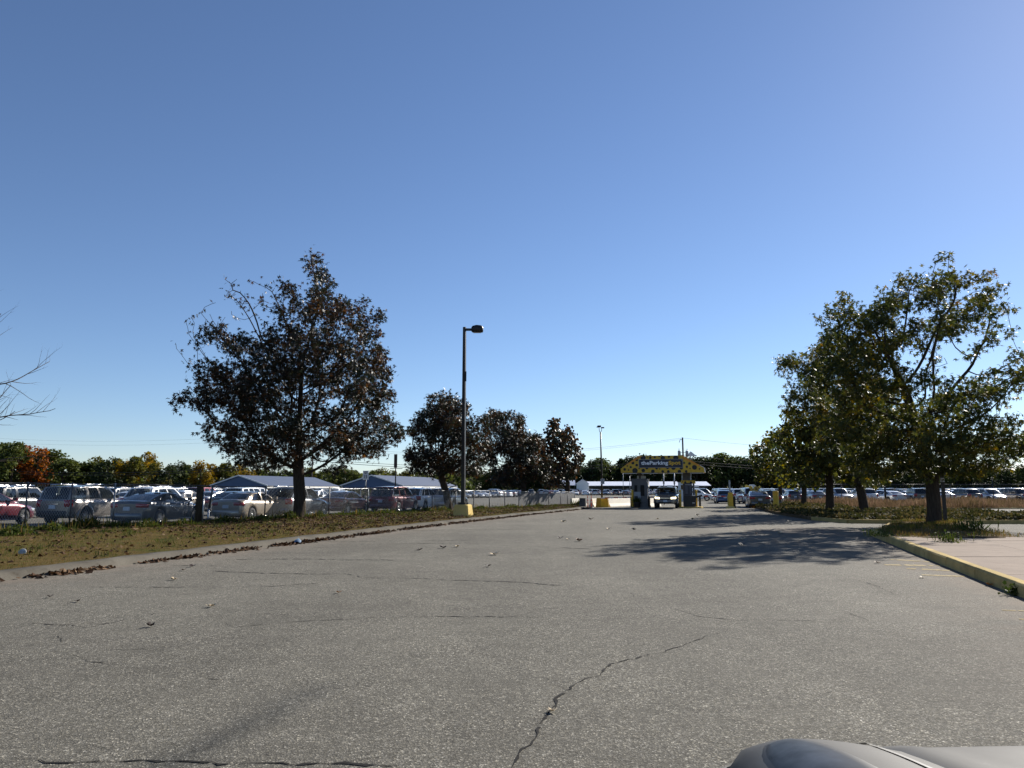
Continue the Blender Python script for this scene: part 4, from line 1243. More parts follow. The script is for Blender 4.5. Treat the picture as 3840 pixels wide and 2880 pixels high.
def in_poly(x, y, poly):
    c = False; n = len(poly); j = n - 1
    for i in range(n):
        if ((poly[i][1] > y) != (poly[j][1] > y)) and (x < (poly[j][0] - poly[i][0]) * (y - poly[i][1]) / (poly[j][1] - poly[i][1]) + poly[i][0]): c = not c
        j = i
    return c
def mound(x, y):
    return 0.10 + 0.20 * max(0, smooth_noise(x, y, 0.35, 9) + 0.45)
pts = []
while len(pts) < 21000:
    y = 34.5 + 42 * random.random() ** 1.3; x = random.uniform(14.8, 48)
    if in_poly(x, y, HEDGE) and x < y * 0.72:
        e_ = smooth_noise(x, y, 0.35, 9)
        if e_ > -0.15 or random.random() < .22:
            pts.append((x, y, 0.13 + mound(x, y) * random.uniform(0.3, 1)))
P = np.array(pts); v, f = place_leaves(LEAF4, P, 0.15, -0.1)
tag(link('ground_cover', np_mesh('ground_cover', v, f, M_juniper)), 'low dark green groundcover spilling over the planted island', 'shrubs', kind='stuff')
pts = []
while len(pts) < 24000:
    y = 60 + 26 * random.random(); x = random.uniform(27, 62)
    if in_poly(x, y, ROUGH) and x < y * 0.72: pts.append((x, y, 0.04))
P = np.array(pts); v, f = blades(P, np.array([0.30 + 0.34 * max(0, 0.6 + smooth_noise(p[0], p[1], 0.3, 5)) for p in P]), 0.55, 0.5)
tag(link('russet_grass', np_mesh('russet_grass', v, f, M_redgrass)), 'band of tall russet grass in front of the right lot', 'grass', kind='stuff')

# ------------------------------------------------------------ cars
def lerp(a, b, t): return a + (b - a) * t
def interp(x, P): return float(np.interp(x, [p[0] for p in P], [p[1] for p in P]))
CAR = {
 # L, W, H, wheel radius, front/rear axle x, ground clearance, belt/hood top profile, glasshouse
 'sedan':  dict(L=4.5, W=1.76, H=1.44, wr=.32, ax=(1.42, -1.28), sill=.19, top=[(-2.25, .92), (-2.18, 1.0), (-1.55, 1.04), (-.9, .99), (.9, .95), (1.3, .90), (1.95, .78), (2.2, .66)],
                gh=(1.12, .22, -.98, -1.72), belt=.97, pil=[(.05, .47), (.52, .88)], hatch=False),
 'coupe':  dict(L=4.63, W=1.80, H=1.42, wr=.33, ax=(1.45, -1.25), sill=.18, top=[(-2.31, .90), (-2.26, 1.0), (-1.9, 1.03), (-.9, 1.0), (.9, .94), (1.3, .88), (2.0, .76), (2.28, .64)],
                gh=(1.15, .15, -1.0, -2.0), belt=.97, pil=[(.05, .44), (.48, .80)], hatch=False),
 'suv':    dict(L=4.45, W=1.82, H=1.72, wr=.36, ax=(1.36, -1.26), sill=.27, top=[(-2.22, 1.02), (-2.17, 1.10), (-.9, 1.09), (.9, 1.06), (1.1, 1.03), (1.9, .96), (2.15, .82)],
                gh=(1.02, .42, -1.88, -2.12), belt=1.08, pil=[(.05, .37), (.41, .64), (.70, .93)], hatch=True, rails=True, flare=True),
 'cross':  dict(L=4.65, W=1.86, H=1.68, wr=.36, ax=(1.42, -1.30), sill=.24, top=[(-2.32, .98), (-2.25, 1.08), (-.9, 1.07), (.9, 1.02), (1.2, .98), (2.0, .86), (2.25, .72)],
                gh=(1.18, .32, -1.62, -2.14), belt=1.05, pil=[(.06, .42), (.46, .76), (.80, .92)], hatch=True, rails=True, flare=False),
 'van':    dict(L=4.95, W=1.92, H=1.78, wr=.35, ax=(1.52, -1.48), sill=.22, top=[(-2.47, 1.0), (-2.42, 1.08), (-.9, 1.06), (.9, 1.02), (1.4, .97), (2.1, .84), (2.4, .70)],
                gh=(1.45, .55, -2.1, -2.40), belt=1.05, pil=[(.07, .36), (.40, .66), (.70, .95)], hatch=True),
 'hatch':  dict(L=4.1, W=1.73, H=1.49, wr=.31, ax=(1.3, -1.22), sill=.19, top=[(-2.04, .92), (-1.98, 1.0), (-.9, 1.0), (.9, .95), (1.2, .91), (1.8, .80), (2.0, .68)],
                gh=(1.08, .25, -1.35, -1.88), belt=.97, pil=[(.05, .46), (.51, .84)], hatch=True),
 'pickup': dict(L=5.6, W=1.98, H=1.88, wr=.40, ax=(1.85, -1.65), sill=.36, top=[(-2.8, 1.16), (-2.75, 1.20), (-.9, 1.20), (.9, 1.16), (1.3, 1.14), (2.4, 1.06), (2.72, .92)],
                gh=(1.15, .62, -.72, -.98), belt=1.16, pil=[(.05, .48), (.54, .93)], hatch=False, bed=True),
 'truckish': dict(L=4.82, W=1.92, H=1.78, wr=.39, ax=(1.5, -1.3), sill=.36, top=[(-2.4, 1.08), (-2.34, 1.16), (-.9, 1.15), (.9, 1.12), (1.15, 1.10), (2.1, 1.03), (2.34, .90)],
                gh=(1.1, .48, -2.0, -2.28), belt=1.13, pil=[(.05, .37), (.41, .66), (.71, .93)], hatch=True, rails=True, flare=True),
}
def car_parts(kind, lod=0):
    """list of (part name, MB, material key, parent part or None)"""
    c = CAR[kind]; L, W, H, wr = c['L'], c['W'], c['H'], c['wr']
    hw = W / 2; sill = c['sill']; ra = wr + 0.075
    parts = []
    def halfw(x):
        f = (x + L / 2) / L
        if f < 0.10: return hw * (0.90 + 0.10 * math.sin(math.pi / 2 * f / 0.10))
        if f > 0.80: return hw * (0.80 + 0.20 * math.sin(math.pi / 2 * (1 - f) / 0.20))
        return hw
    # stations
    xs = [-L / 2, -L / 2 + .02, -L / 2 + .07, -L / 2 + .16, -L / 2 + .3]
    xs += list(np.linspace(-L / 2 + .45, L / 2 - .45, 7 if lod else 13))
    xs += [L / 2 - .3, L / 2 - .16, L / 2 - .07, L / 2 - .02, L / 2]
    for ax in c['ax']:
        for k in range(0, 181, 36 if lod else 18):
            xs.append(ax + ra * math.cos(R(k)))
        xs += [ax + ra + .003, ax - ra - .003]
    xs = sorted(set(round(x, 4) for x in xs if -L / 2 <= x <= L / 2))
    def zbot(x):
        z = sill
        e = min(x + L / 2, L / 2 - x)
        if e < .35: z = sill + 0.09 * (1 - e / .35)
        for ax in c['ax']:
            if abs(x - ax) <= ra: z = max(z, wr + math.sqrt(max(0, ra * ra - (x - ax) ** 2)))
        return z
    rings = []
    for x in xs:
        w = halfw(x); zt = interp(x, c['top']); zb = zbot(x)
        e = min(x + L / 2, L / 2 - x)
        sh = 1.0
        if e < .1: sh = 0.93 + 0.07 * e / .1                    # rounded ends
        w *= sh
        zt -= (1 - sh) * 0.9 * (0.25); 
        zmid = max(zb + .03, lerp(sill, zt, .50)); zhi = max(zmid + .02, zt - .20)
        ring = [(0, zb), (w * .86, zb), (w * .965, zb + .015), (w * .992, max(zb + .025, lerp(sill, zt, .25))), (w * 1.0, zmid), (w * .992, zhi), (w * .965, zt - .07), (w * .90, zt - .015), (w * .55, zt + .018), (0, zt + .028)]
        rings.append((x, ring))
    mb = MB()
    G = []
    for (x, ring) in rings:
        full = ring + [(-y, z) for (y, z) in ring[-2:0:-1]]
        G.append([(x, y, z) for (y, z) in full] + [(x, *full[0])])
    mb.grid(G)
    mb.add(G[0][:-1], [tuple(range(len(G[0]) - 1))]); mb.add(G[-1][:-1], [tuple(range(len(G[0]) - 2, -1, -1))])
    parts.append(('body', mb, 'paint', None))
    # glasshouse: windscreen, roof, rear glass, two sides
    xa, xb, xc, xd = c['gh']; zb = c['belt'] - .02; zr = H - .05
    wb = hw * .90; wr_ = hw * (.74 if kind in ('sedan', 'coupe', 'hatch') else .80)
    ns = 10 if lod else 22
    def base(s): return (lerp(xa, xd, s), wb * (1 - .05 * (2 * s - 1) ** 4), zb)
    def rail(s):
        x = lerp(xb, xc, s)
        dz = -.055 * ((s - .42) / .58) ** 2 if kind not in ('coupe', 'sedan') else -.085 * abs((s - .38) / .62) ** 2
        return (x, wr_ * (1 - .05 * (2 * s - 1) ** 4), zr + dz)
    def side(s, t, sg):
        b, r_ = base(s), rail(s)
        bow = .035 * math.sin(math.pi * t)
        return (lerp(b[0], r_[0], t), sg * (lerp(b[1], r_[1], t) + bow), lerp(b[2], r_[2], t))
    def screen(front, u, t, off=0.0):
        s = 0.0 if front else 1.0
        b, r_ = base(s), rail(s)
        k = (1 - (2 * u - 1) ** 2)
        bx = b[0] + (0.16 if front else -0.10) * k; rx = r_[0] + (.07 if front else -.05) * k
        bow = .03 * math.sin(math.pi * t)
        y = lerp(b[1], r_[1], t) * (2 * u - 1)
        return (lerp(bx, rx, t) + (bow if front else -bow) + (off if front else -off), y + 0.0, lerp(b[2], r_[2], t) + bow * .4 + .035 * k * t + off * .6)
    frame = MB()
    tt = [0, .10, .5, .90, 1.0]
    ss = sorted(set([0.0, 1.0] + [v for p in c['pil'] for v in p] + list(np.linspace(0, 1, 4 if lod else 9))))
    def is_win(s0, s1):
        m = (s0 + s1) / 2
        return any(a < m < b for a, b in c['pil'])
    for sg in (1, -1):
        Gs = [[side(s, t, sg) for t in tt] for s in ss]
        frame.grid(Gs, skip=lambda i, j: is_win(ss[i], ss[i + 1]) and 1 <= j <= 2)
        for wi, (a, b) in enumerate(c['pil']):
            g_ = MB(); sl = [s for s in ss if a - 1e-6 <= s <= b + 1e-6]
            g_.grid([[tuple(np.array(side(s, t, sg)) - np.array((0, sg * .008, 0))) for t in tt[1:4]] for s in sl])
            parts.append(('side_window', g_, 'glass', None))
    uu = [0, .06, .28, .5, .72, .94, 1.0]; t2 = [0, .05, .35, .65, .94, 1.0]
    for fr, nm in ((True, 'windscreen'), (False, 'rear_window')):
        Gs = [[screen(fr, u, t) for t in t2] for u in uu]
        frame.grid(Gs, skip=lambda i, j: 1 <= i <= 4 and 1 <= j <= 3)
        g_ = MB(); g_.grid([[screen(fr, u, t, -.008) for t in t2[1:5]] for u in uu[1:6]])
        parts.append((nm, g_, 'glass', None))
    # roof
    Gs = []
    ns_ = 9
    for i in range(ns_):
        s = i / (ns_ - 1); row = []
        r_ = rail(s)
        for u in uu:
            k = 1 - (2 * u - 1) ** 2
            ex = (.07 * k if s == 0 else 0) - (.05 * k if s == 1 else 0)
            row.append((r_[0] + ex, r_[1] * (2 * u - 1), r_[2] + .035 * k))
        Gs.append(row)
    frame.grid(Gs)
    parts.append(('roof', frame, 'paint', None))
    # dark cabin under the glass
    cab = MB()
    cab.add([(xa - .05, -wb * .93, zb + .075), (xa - .05, wb * .93, zb + .075), (xd + .05, wb * .93, zb + .075), (xd + .05, -wb * .93, zb + .075)], [(0, 1, 2, 3)])
    if not lod:
        for sx in ([.05, -.8] if kind != 'pickup' else [.1]):
            for sy in (-.38, .38):
                cab.box((sx, sy, zb + .14), (.14, .46, .32)); cab.box((sx - .03, sy, zb + .34), (.10, .26, .17))
    parts.append(('cabin_trim', cab, 'interior', None))
    if c.get('bed'):
        bd = MB(); bd.box(((-2.72 + xd) / 2 - .02, 0, 1.215), (abs(-2.72 - xd) - .15, W * .82, .03)); parts.append(('bed_dark_top', bd, 'trim', None))  # flat dark plate on the closed body, in place of a hollow bed
    # wheels
    for ax in c['ax']:
        for sg in (1, -1):
            y0 = sg * (hw - .115)
            wmb = MB()
            w2 = .105
            wmb.lathe([(wr * .62, -w2), (wr * .93, -w2), (wr, -w2 * .72), (wr, w2 * .72), (wr * .93, w2), (wr * .62, w2)], 14 if lod else 26, (ax, y0, wr), 'y')
            parts.append(('wheel', wmb, 'tyre', None))
            rm = MB(); yo = y0 + sg * (w2 - .025)
            rm.lathe([(wr * .64, yo - y0 - sg * .12), (wr * .66, yo - y0), (wr * .57, yo - y0 + sg * .012), (wr * .55, yo - y0 - sg * .03)], 14 if lod else 22, (ax, y0, wr), 'y')
            nsp = 5 if lod else 10
            for k in range(nsp):
                a_ = 2 * math.pi * k / nsp
                ca, sa = math.cos(a_), math.sin(a_)
                hs = wr * .075 if not lod else wr * .12
                P = []
                for (rr, hh) in ((wr * .08, hs * .8), (wr * .60, hs)):
                    for q in (-1, 1):
                        P.append((ax + rr * ca - q * hh * sa, yo + sg * .004, wr + rr * sa + q * hh * ca))
                rm.add(P, [(0, 1, 3, 2)])
            rm.lathe([(0.0, yo - y0 + sg * .015), (wr * .14, yo - y0 + sg * .012), (wr * .15, yo - y0 - sg * .02)], 10, (ax, y0, wr), 'y')
            parts.append(('rim', rm, 'rim', 'wheel'))
            bk = MB(); bk.lathe([(0.0, yo - y0 - sg * .05), (wr * .62, yo - y0 - sg * .05)], 14, (ax, y0, wr), 'y')
            parts.append(('brake_disc', bk, 'trim', 'wheel'))
    # lights: shells wrapped round the corners
    def wrap(x0, sgn_end, ya, xin, z0, z1, sg, off=.012, zs=0.0):
        pl = []
        for k in range(5):
            t = k / 4; pl.append((x0 + sgn_end * off, lerp(ya, halfw(x0) * .93 * .97, t)))
        for k in range(1, 5):
            t = k / 4; x = lerp(x0, xin, t); pl.append((x + sgn_end * off * (1 - t), halfw(x) * (.93 + .07 * min(1, abs(x - x0) / .1)) + off * .7))
        G = []
        n = len(pl)
        for r_ in range(4):
            row = []
            for i, (x, y) in enumerate(pl):
                edge = r_ in (0, 3) or i in (0, n - 1)
                zz = [z0, z0, z1, z1][r_] + zs * (i / n)
                kx = -sgn_end * .03 if edge else 0; ky_ = -.03 if edge else 0
                if not edge: zz = zz + (.015 if r_ == 1 else -.015)
                row.append((x + kx, sg * (y + ky_), zz))
            G.append(row)
        m = MB(); m.grid(G); return m
    zt = interp(-L / 2 + .1, c['top'])
    for sg in (1, -1):
        if c['hatch']:
            t_ = wrap(-L / 2, -1, halfw(-L / 2) * .68, -L / 2 + .20, zt - .34, zt - .03, sg)
        elif c.get('bed'):
            t_ = wrap(-L / 2, -1, halfw(-L / 2) * .80, -L / 2 + .10, zt - .42, zt - .08, sg)
        else:
            t_ = wrap(-L / 2, -1, halfw(-L / 2) * .48, -L / 2 + .28, zt - .25, zt - .08, sg, zs=-.03)
        parts.append(('tail_light', t_, 'tail', None))
        zh = interp(L / 2 - .15, c['top'])
        parts.append(('headlight', wrap(L / 2, 1, halfw(L / 2) * .55, L / 2 - .35, zh - .20, zh - .05, sg, zs=.05), 'lens', None))
    # bumpers and trim
    b_ = MB(); zb0 = sill + .07
    pl = [(-L / 2 + .30, halfw(-L / 2 + .3) + .005), (-L / 2 + .03, halfw(-L / 2) * .95), (-L / 2 - .035, halfw(-L / 2) * .80), (-L / 2 - .045, 0)]
    pl = pl + [(x, -y) for x, y in pl[-2::-1]]
    b_.grid([[(x + .03 * (z in (zb0, zb0 + .26)), y * (.985 if z in (zb0, zb0 + .26) else 1), z) for z in (zb0, zb0 + .05, zb0 + .21, zb0 + .26)] for x, y in pl])
    parts.append(('rear_bumper', b_, 'trim' if kind in ('suv', 'pickup') else 'paint', None))
    b_ = MB()
    pl = [(L / 2 - .30, halfw(L / 2 - .3) + .005), (L / 2 - .06, halfw(L / 2) * .97), (L / 2 + .03, halfw(L / 2) * .72), (L / 2 + .05, 0)]
    pl = pl + [(x, -y) for x, y in pl[-2::-1]]
    b_.grid([[(x - .03 * (z in (zb0, zb0 + .24)), y * (.985 if z in (zb0, zb0 + .24) else 1), z) for z in (zb0, zb0 + .05, zb0 + .19, zb0 + .24)] for x, y in pl])
    parts.append(('front_bumper', b_, 'paint', None))
    gr = MB(); zh = interp(L / 2 - .1, c['top'])
    gr.box((L / 2 + .005, 0, zh - .13), (.03, W * .42, .13)); gr.box((L / 2 + .045, 0, sill + .15), (.03, W * .5, .10))
    parts.append(('grille', gr, 'trim', None))
    p_ = MB()
    if c['hatch']: p_.box((-L / 2 - .012, 0, zt - .33), (.02, .31, .16))
    elif c.get('bed'): p_.box((-L / 2 - .06, 0, zb0 + .13), (.02, .31, .16))
    else: p_.box((-L / 2 - .012, 0, zt - .30), (.02, .31, .16))
    parts.append(('number_plate', p_, 'plate', None))
    for sg in (1, -1):
        mr = MB(); xm = xa - .42
        mr.tube([(xm, sg * wb * .97, zb + .09), (xm + .02, sg * (hw + .02), zb + .11)], .03, 5)
        mr.box((xm, sg * (hw + .10), zb + .14), (.10, .20, .14), 0, 0, .9)
        parts.append(('mirror', mr, 'paint' if kind not in ('suv',) else 'trim', None))
    if not lod:
        st = [(b[0]) for b in []]
        for sg in (1, -1):
            for (a, b) in c['pil'][:2]:
                sx = lerp(xa, xd, b) + .16
                h_ = MB(); h_.tube([(sx + .09, sg * (halfw(sx) + .0), zb - .14), (sx + .06, sg * (halfw(sx) + .03), zb - .135), (sx - .06, sg * (halfw(sx) + .03), zb - .13), (sx - .09, sg * (halfw(sx)), zb - .13)], .014, 5)
                parts.append(('door_handle', h_, 'paint', None))
            # door seams and lower sill trim
            se = MB()
            for s in [c['pil'][0][0] + .01] + [p[1] + .02 for p in c['pil'][:2]]:
                x = lerp(xa, xd, s)
                zz = np.linspace(sill + .12, zb - .02, 6)
                for z0, z1 in zip(zz[:-1], zz[1:]):
                    se.add([(x - .005, sg * (halfw(x) * 1.0 + .003), z0), (x + .005, sg * (halfw(x) * 1.0 + .003), z0), (x + .005, sg * (halfw(x) + .003), z1), (x - .005, sg * (halfw(x) + .003), z1)], [(0, 1, 2, 3)])
            ski = MB(); x0, x1 = c['ax'][1] + ra + .02, c['ax'][0] - ra - .02
            ski.tube([(x0, sg * (hw - .01), sill + .03), (x1, sg * (hw - .01), sill + .03)], .035, 6)
            parts.append(('sill_trim', ski, 'trim' if kind in ('suv', 'truckish', 'pickup') else 'paint', None))
    if c.get('rails'):
        for sg in (1, -1):
            rl_ = MB(); pts = [rail(s) for s in (.08, .3, .6, .9)]
            yy_ = wr_ * .86
            rl_.tube([(pts[0][0], sg * yy_, pts[0][2] + .02)] + [(p[0], sg * yy_, p[2] + .085) for p in pts[0:]] + [(pts[-1][0], sg * yy_, pts[-1][2] + .02)], .022, 5)
            parts.append(('roof_rail', rl_, 'chrome', None))
    if c.get('flare') and not lod:
        for ax in c['ax']:
            for sg in (1, -1):
                fl = MB(); Gf = []
                for k in range(0, 181, 15):
                    a_ = R(k); row = []
                    for (rr, yo) in ((ra - .005, -.04), (ra - .005, .025), (ra + .06, .022), (ra + .08, -.01)):
                        row.append((ax + rr * math.cos(a_), sg * (hw + yo), wr + rr * math.sin(a_)))
                    Gf.append(row)
                fl.grid(Gf); parts.append(('wheel_arch', fl, 'paint', None))
    if c['hatch'] and not lod:
        s_ = MB(); s_.box((-L / 2 - .015, 0, zt - .21), (.025, .62, .045)); parts.append(('tailgate_handle', s_, 'chrome', None))
        wp = MB(); p0 = screen(False, .5, .1, .02); p1 = screen(False, .28, .42, .02); wp.tube([p0, p1], .012, 4); parts.append(('wiper', wp, 'trim', None))
    return parts
KEYM = {'glass': M_glass, 'interior': M_interior, 'tyre': M_tyre, 'rim': M_rim, 'trim': M_trim, 'tail': M_tail, 'lens': M_lens, 'plate': M_plate, 'chrome': M_chrome, 'dglass': M_darkglass}
P_NEUTRAL = paint('paint_neutral', (0.5, 0.5, 0.5))
_full = {}; _low = {}
def full_proto(kind):
    if kind not in _full:
        _full[kind] = [(nm, mb.mesh(nm, [P_NEUTRAL if k == 'paint' else KEYM[k]], fix=True), k, par) for nm, mb, k, par in car_parts(kind, 0)]
    return _full[kind]
def low_proto(kind):
    if kind not in _low:
        keys = ['paint', 'dglass', 'interior', 'tyre', 'rim', 'trim', 'tail', 'lens', 'plate', 'chrome']
        tot = MB()
        for nm, mb, k, par in car_parts(kind, 1):
            if nm in ('brake_disc',): continue
            kk = keys.index('dglass' if k == 'glass' else k)
            b = len(tot.v); tot.v += mb.v
            tot.f += [tuple(i + b for i in f_) for f_ in mb.f]; tot.m += [kk] * len(mb.f); tot.sm += mb.sm
        _low[kind] = tot.mesh('car_' + kind, [P_NEUTRAL] + [KEYM[k] for k in keys[1:]], fix=True)
    return _low[kind]
COLS = {
 'white': paint('paint_white', (0.78, 0.79, 0.80)), 'silver': paint('paint_silver', (0.50, 0.51, 0.53), 0.6, .3), 'grey': paint('paint_grey', (0.16, 0.165, 0.175), 0.55, .3),
 'dark grey': paint('paint_dark_grey', (0.075, 0.08, 0.088), 0.5, .3), 'black': paint('paint_black', (0.012, 0.012, 0.014)), 'maroon': paint('paint_maroon', (0.10, 0.010, 0.018), 0.35),
 'red': paint('paint_red', (0.28, 0.022, 0.025), 0.25), 'beige': paint('paint_beige', (0.40, 0.345, 0.275), 0.5, .3), 'blue': paint('paint_blue', (0.045, 0.09, 0.20), 0.4), 'green': paint('paint_green', (0.04, 0.085, 0.075), 0.35),
 'dark red': paint('paint_dark_red', (0.13, 0.030, 0.032), 0.35), 'warm grey': paint('paint_warm_grey', (0.20, 0.185, 0.17), 0.55, .32), 'bronze': paint('paint_bronze', (0.17, 0.13, 0.10), 0.45)}
CNAME = {'sedan': 'sedan', 'coupe': 'sedan', 'suv': 'SUV', 'cross': 'crossover', 'van': 'van', 'hatch': 'hatchback', 'pickup': 'pickup truck', 'truckish': 'SUV'}
def setpaint(o, m):
    o.material_slots[0].link = 'OBJECT'; o.material_slots[0].material = m
def car(kind, colour, x, y, az, label, group=None, part_labels=None, two_tone=None):
    """az: heading in degrees clockwise from +Y"""
    nm0 = {'van': 'parked_van', 'pickup': 'pickup_truck'}.get(kind, 'parked_car')
    o = thing(nm0, label, {'van': 'van', 'pickup': 'truck'}.get(kind, 'car'), (x, y, 0), R(90 - az), group)
    last = None
    for nm, me, k, par in full_proto(kind):
        p = link(nm, me, last if par == 'wheel' else o)
        if k == 'paint': setpaint(p, COLS[colour])
        if nm == 'wheel': last = p
    return o
def far_car(kind, colour, x, y, az, label, group):
    o = link('parked_car' if kind != 'pickup' else 'pickup_truck', low_proto(kind), None, (x, y, 0), R(90 - az))
    setpaint(o, COLS[colour])
    return tag(o, label, {'van': 'van', 'pickup': 'truck'}.get(kind, 'car'), group)
def place(kind, wheel, az, which):
    """centre of a car whose right-hand wheel ('f' or 'r') stands at the given point"""
    c = CAR[kind]; ax = c['ax'][0 if which == 'f' else 1]; hwid = c['W'] / 2 - .1
    f = (math.sin(R(az)), math.cos(R(az))); r_ = (math.cos(R(az)), -math.sin(R(az)))
    return wheel[0] - f[0] * ax - r_[0] * hwid, wheel[1] - f[1] * ax - r_[1] * hwid
LF = 'cars parked along the left fence'
def near(kind, colour, wheel, az, which, label):
    x, y = place(kind, wheel, az, which); car(kind, colour, x, y, az, label, LF)
near('sedan', 'maroon', (-21.9, 34.9), 8, 'f', 'dark red sedan cut by the left edge, nose beside the boxy SUV')
near('suv', 'warm grey', (-19.0, 34.6), 9, 'r', 'warm grey boxy SUV with roof rails behind the left fence')
near('coupe', 'dark grey', (-15.5, 34.2), 10, 'r', 'dark grey sleek sedan left of the wooden gate post')
near('sedan', 'beige', (-12.8, 38.2), 12, 'r', 'beige sedan between the gate post and the big maple')
near('cross', 'grey', (-10.7, 44.0), 13, 'f', 'grey SUV half hidden behind the big maple trunk')
near('sedan', 'dark red', (-10.3, 48.6), 14, 'r', 'wine red sedan right of the big maple trunk')
near('van', 'dark red', (-7.8, 53.2), 15, 'r', 'dark red van right of the speed limit sign')
near('cross', 'white', (-6.56, 58.4), 16, 'r', 'white SUV left of the second maple trunk')
near('cross', 'silver', (-4.6, 60.6), 17, 'r', 'silver SUV partly behind the second maple trunk')
# second rank
car('cross', 'white', -20.6, 45.4, 10, 'large white SUV with roof rails behind the dark grey sedan', LF)
car('sedan', 'black', -17.0, 48.0, 11, 'black sedan seen between the white SUV and the beige sedan', LF)
car('suv', 'black', -26.6, 42.0, 9, 'black SUV left of the boxy grey SUV', LF)
car('cross', 'white', -29.5, 45.0, 9, 'white SUV above the dark red sedan at the left edge', LF)
ORD = ['first', 'second', 'third', 'fourth', 'fifth', 'sixth', 'seventh', 'eighth', 'ninth', 'tenth', 'eleventh', 'twelfth', 'thirteenth', 'fourteenth', 'fifteenth', 'sixteenth', 'seventeenth', 'eighteenth', 'nineteenth', 'twentieth', 'twenty-first', 'twenty-second', 'twenty-third', 'twenty-fourth', 'twenty-fifth', 'twenty-sixth', 'twenty-seventh', 'twenty-eighth']
rc = random.Random(21)
def far_row(pts, az, where, group, kinds, colours, skip=0.06, azj=2.0):
    items = []
    for (x, y) in pts:
        if rc.random() < skip: continue
        if not (-0.70 < x / y < 0.70): continue
        flip = 180 if rc.random() < .35 else 0
        items.append((x / y, rc.choice(kinds), rc.choice(colours), x + rc.uniform(-.15, .15), y + rc.uniform(-.4, .4), az + flip + rc.gauss(0, azj)))
    items.sort()
    for i, (t, k, cl, x, y, a_) in enumerate(items):
        far_car(k, cl, x, y, a_, '%s %s, %s from the left in %s' % (cl, CNAME[k], ORD[min(i, 27)], where), group)
KS = ['sedan', 'sedan', 'coupe', 'cross', 'cross', 'suv', 'hatch', 'van']
CS = ['white', 'white', 'white', 'silver', 'silver', 'grey', 'dark grey', 'black', 'blue', 'red', 'beige', 'maroon']
e_ = Vector((.53, .85)); n_ = Vector((-.85, .53))
def lrow(off, s0, s1, sp, origin=(-22.0, 34.0)):
    out = []; s = s0
    while s < s1:
        out.append((origin[0] + e_.x * s + n_.x * off, origin[1] + e_.y * s + n_.y * off)); s += sp
    return out
WB = ['white', 'white', 'white', 'silver', 'silver', 'white', 'black', 'grey', 'beige', 'red']
far_row(lrow(13.5, -4, 28, 3.1), 12, 'the third rank of the left lot', 'third rank of the left lot', KS + ['cross', 'suv'], WB)
far_row(lrow(24, -2, 44, 3.1), 12, 'the fourth rank of the left lot', 'fourth rank of the left lot', KS, WB)
far_row(lrow(30, 0, 52, 3.2), 12, 'the fifth rank of the left lot', 'fifth rank of the left lot', KS, WB)
far_row(lrow(42, 5, 66, 3.4), 12, 'the sixth rank of the left lot', 'sixth rank of the left lot', KS, WB)
far_row(lrow(55, 8, 80, 4.0), 12, 'the back rank of the left lot', 'back rank of the left lot', KS, WB)
far_row([(-10.5 + 1.05 * k, 138 + 2.9 * k) for k in range(12)], 118, 'the slanted row beyond the open asphalt', 'slanted row beyond the open asphalt', ['sedan', 'coupe', 'cross', 'hatch'], ['silver', 'black', 'white', 'grey', 'dark grey', 'black'], 0.0)
far_row([(14.5 + 2.75 * k, 214) for k in range(9)], 178, 'the front row behind the white barriers', 'front row behind the white barriers', ['sedan', 'coupe', 'sedan', 'hatch', 'cross'], ['white', 'silver', 'white', 'grey', 'red', 'silver', 'dark grey'], 0.0)
far_row([(10.0 + 2.9 * k, 226) for k in range(16)], 0, 'the second row behind the white barriers', 'second row behind the white barriers', KS, CS, .05)
far_row([(-6 + 3.0 * k, 240) for k in range(30)], 0, 'the back row in front of the white carport', 'back row in front of the white carport', KS, CS, .05)
far_row([(56 + 2.9 * k, 205) for k in range(10)], 170, 'the far row right of the toll gate', 'far row right of the toll gate', KS, ['white', 'silver', 'white', 'grey', 'white'], .05)
# right of the gate and right lot
car('coupe', 'dark grey', *(21.15, 66.99), 12, 'dark grey sedan waiting beside the yellow planters', 'cars nearest the yellow bollard')
car('hatch', 'black', 23.35, 70.5, 12, 'black hatchback just left of the yellow bollard', 'cars nearest the yellow bollard')
RC = ['white', 'silver', 'white', 'silver', 'grey', 'dark grey', 'black', 'blue', 'beige', 'bronze']
far_row([(24.0 + 2.75 * k, 88 - .10 * k) for k in range(3)], 8, 'the nearest short row behind the black hatchback', 'short row behind the black hatchback', KS, RC, 0)
far_row([(26.4 + 2.75 * k, 97 - .12 * k) for k in range(8)], 8, 'the second row behind the black hatchback', 'second row behind the black hatchback', KS + ['pickup'], RC, 0)
far_row([(35.5 + 2.9 * k, 91.5 - .10 * k) for k in range(9)], 178, 'the front row behind the right fence', 'front row behind the right fence', ['sedan', 'coupe', 'cross', 'suv', 'sedan'], ['black', 'silver', 'white', 'bronze', 'silver', 'dark grey', 'white'], 0, 6)
far_car('pickup', 'bronze', 61.0, 88.5, 70, 'brown and silver pickup truck at the right edge behind the fence', 'front row behind the right fence')
far_row([(30 + 2.85 * k, 104) for k in range(15)], 2, 'the second row behind the right fence', 'second row behind the right fence', KS, RC, .04)
far_row([(32 + 2.9 * k, 116) for k in range(18)], 2, 'the third row behind the right fence', 'third row behind the right fence', KS, RC, .04)
far_row([(30 + 3.0 * k, 122) for k in range(20)], 2, 'the fourth row behind the right fence', 'fourth row behind the right fence', KS, RC, .04)
far_row([(34 + 3.2 * k, 138) for k in range(20)], 2, 'the fifth row behind the right fence', 'fifth row behind the right fence', KS, RC, .04)
far_row([(38 + 3.6 * k, 158) for k in range(20)], 2, 'the back row of the right lot', 'back row of the right lot', ['suv', 'cross', 'van', 'cross'], ['white', 'silver', 'white', 'grey', 'black'], .05)
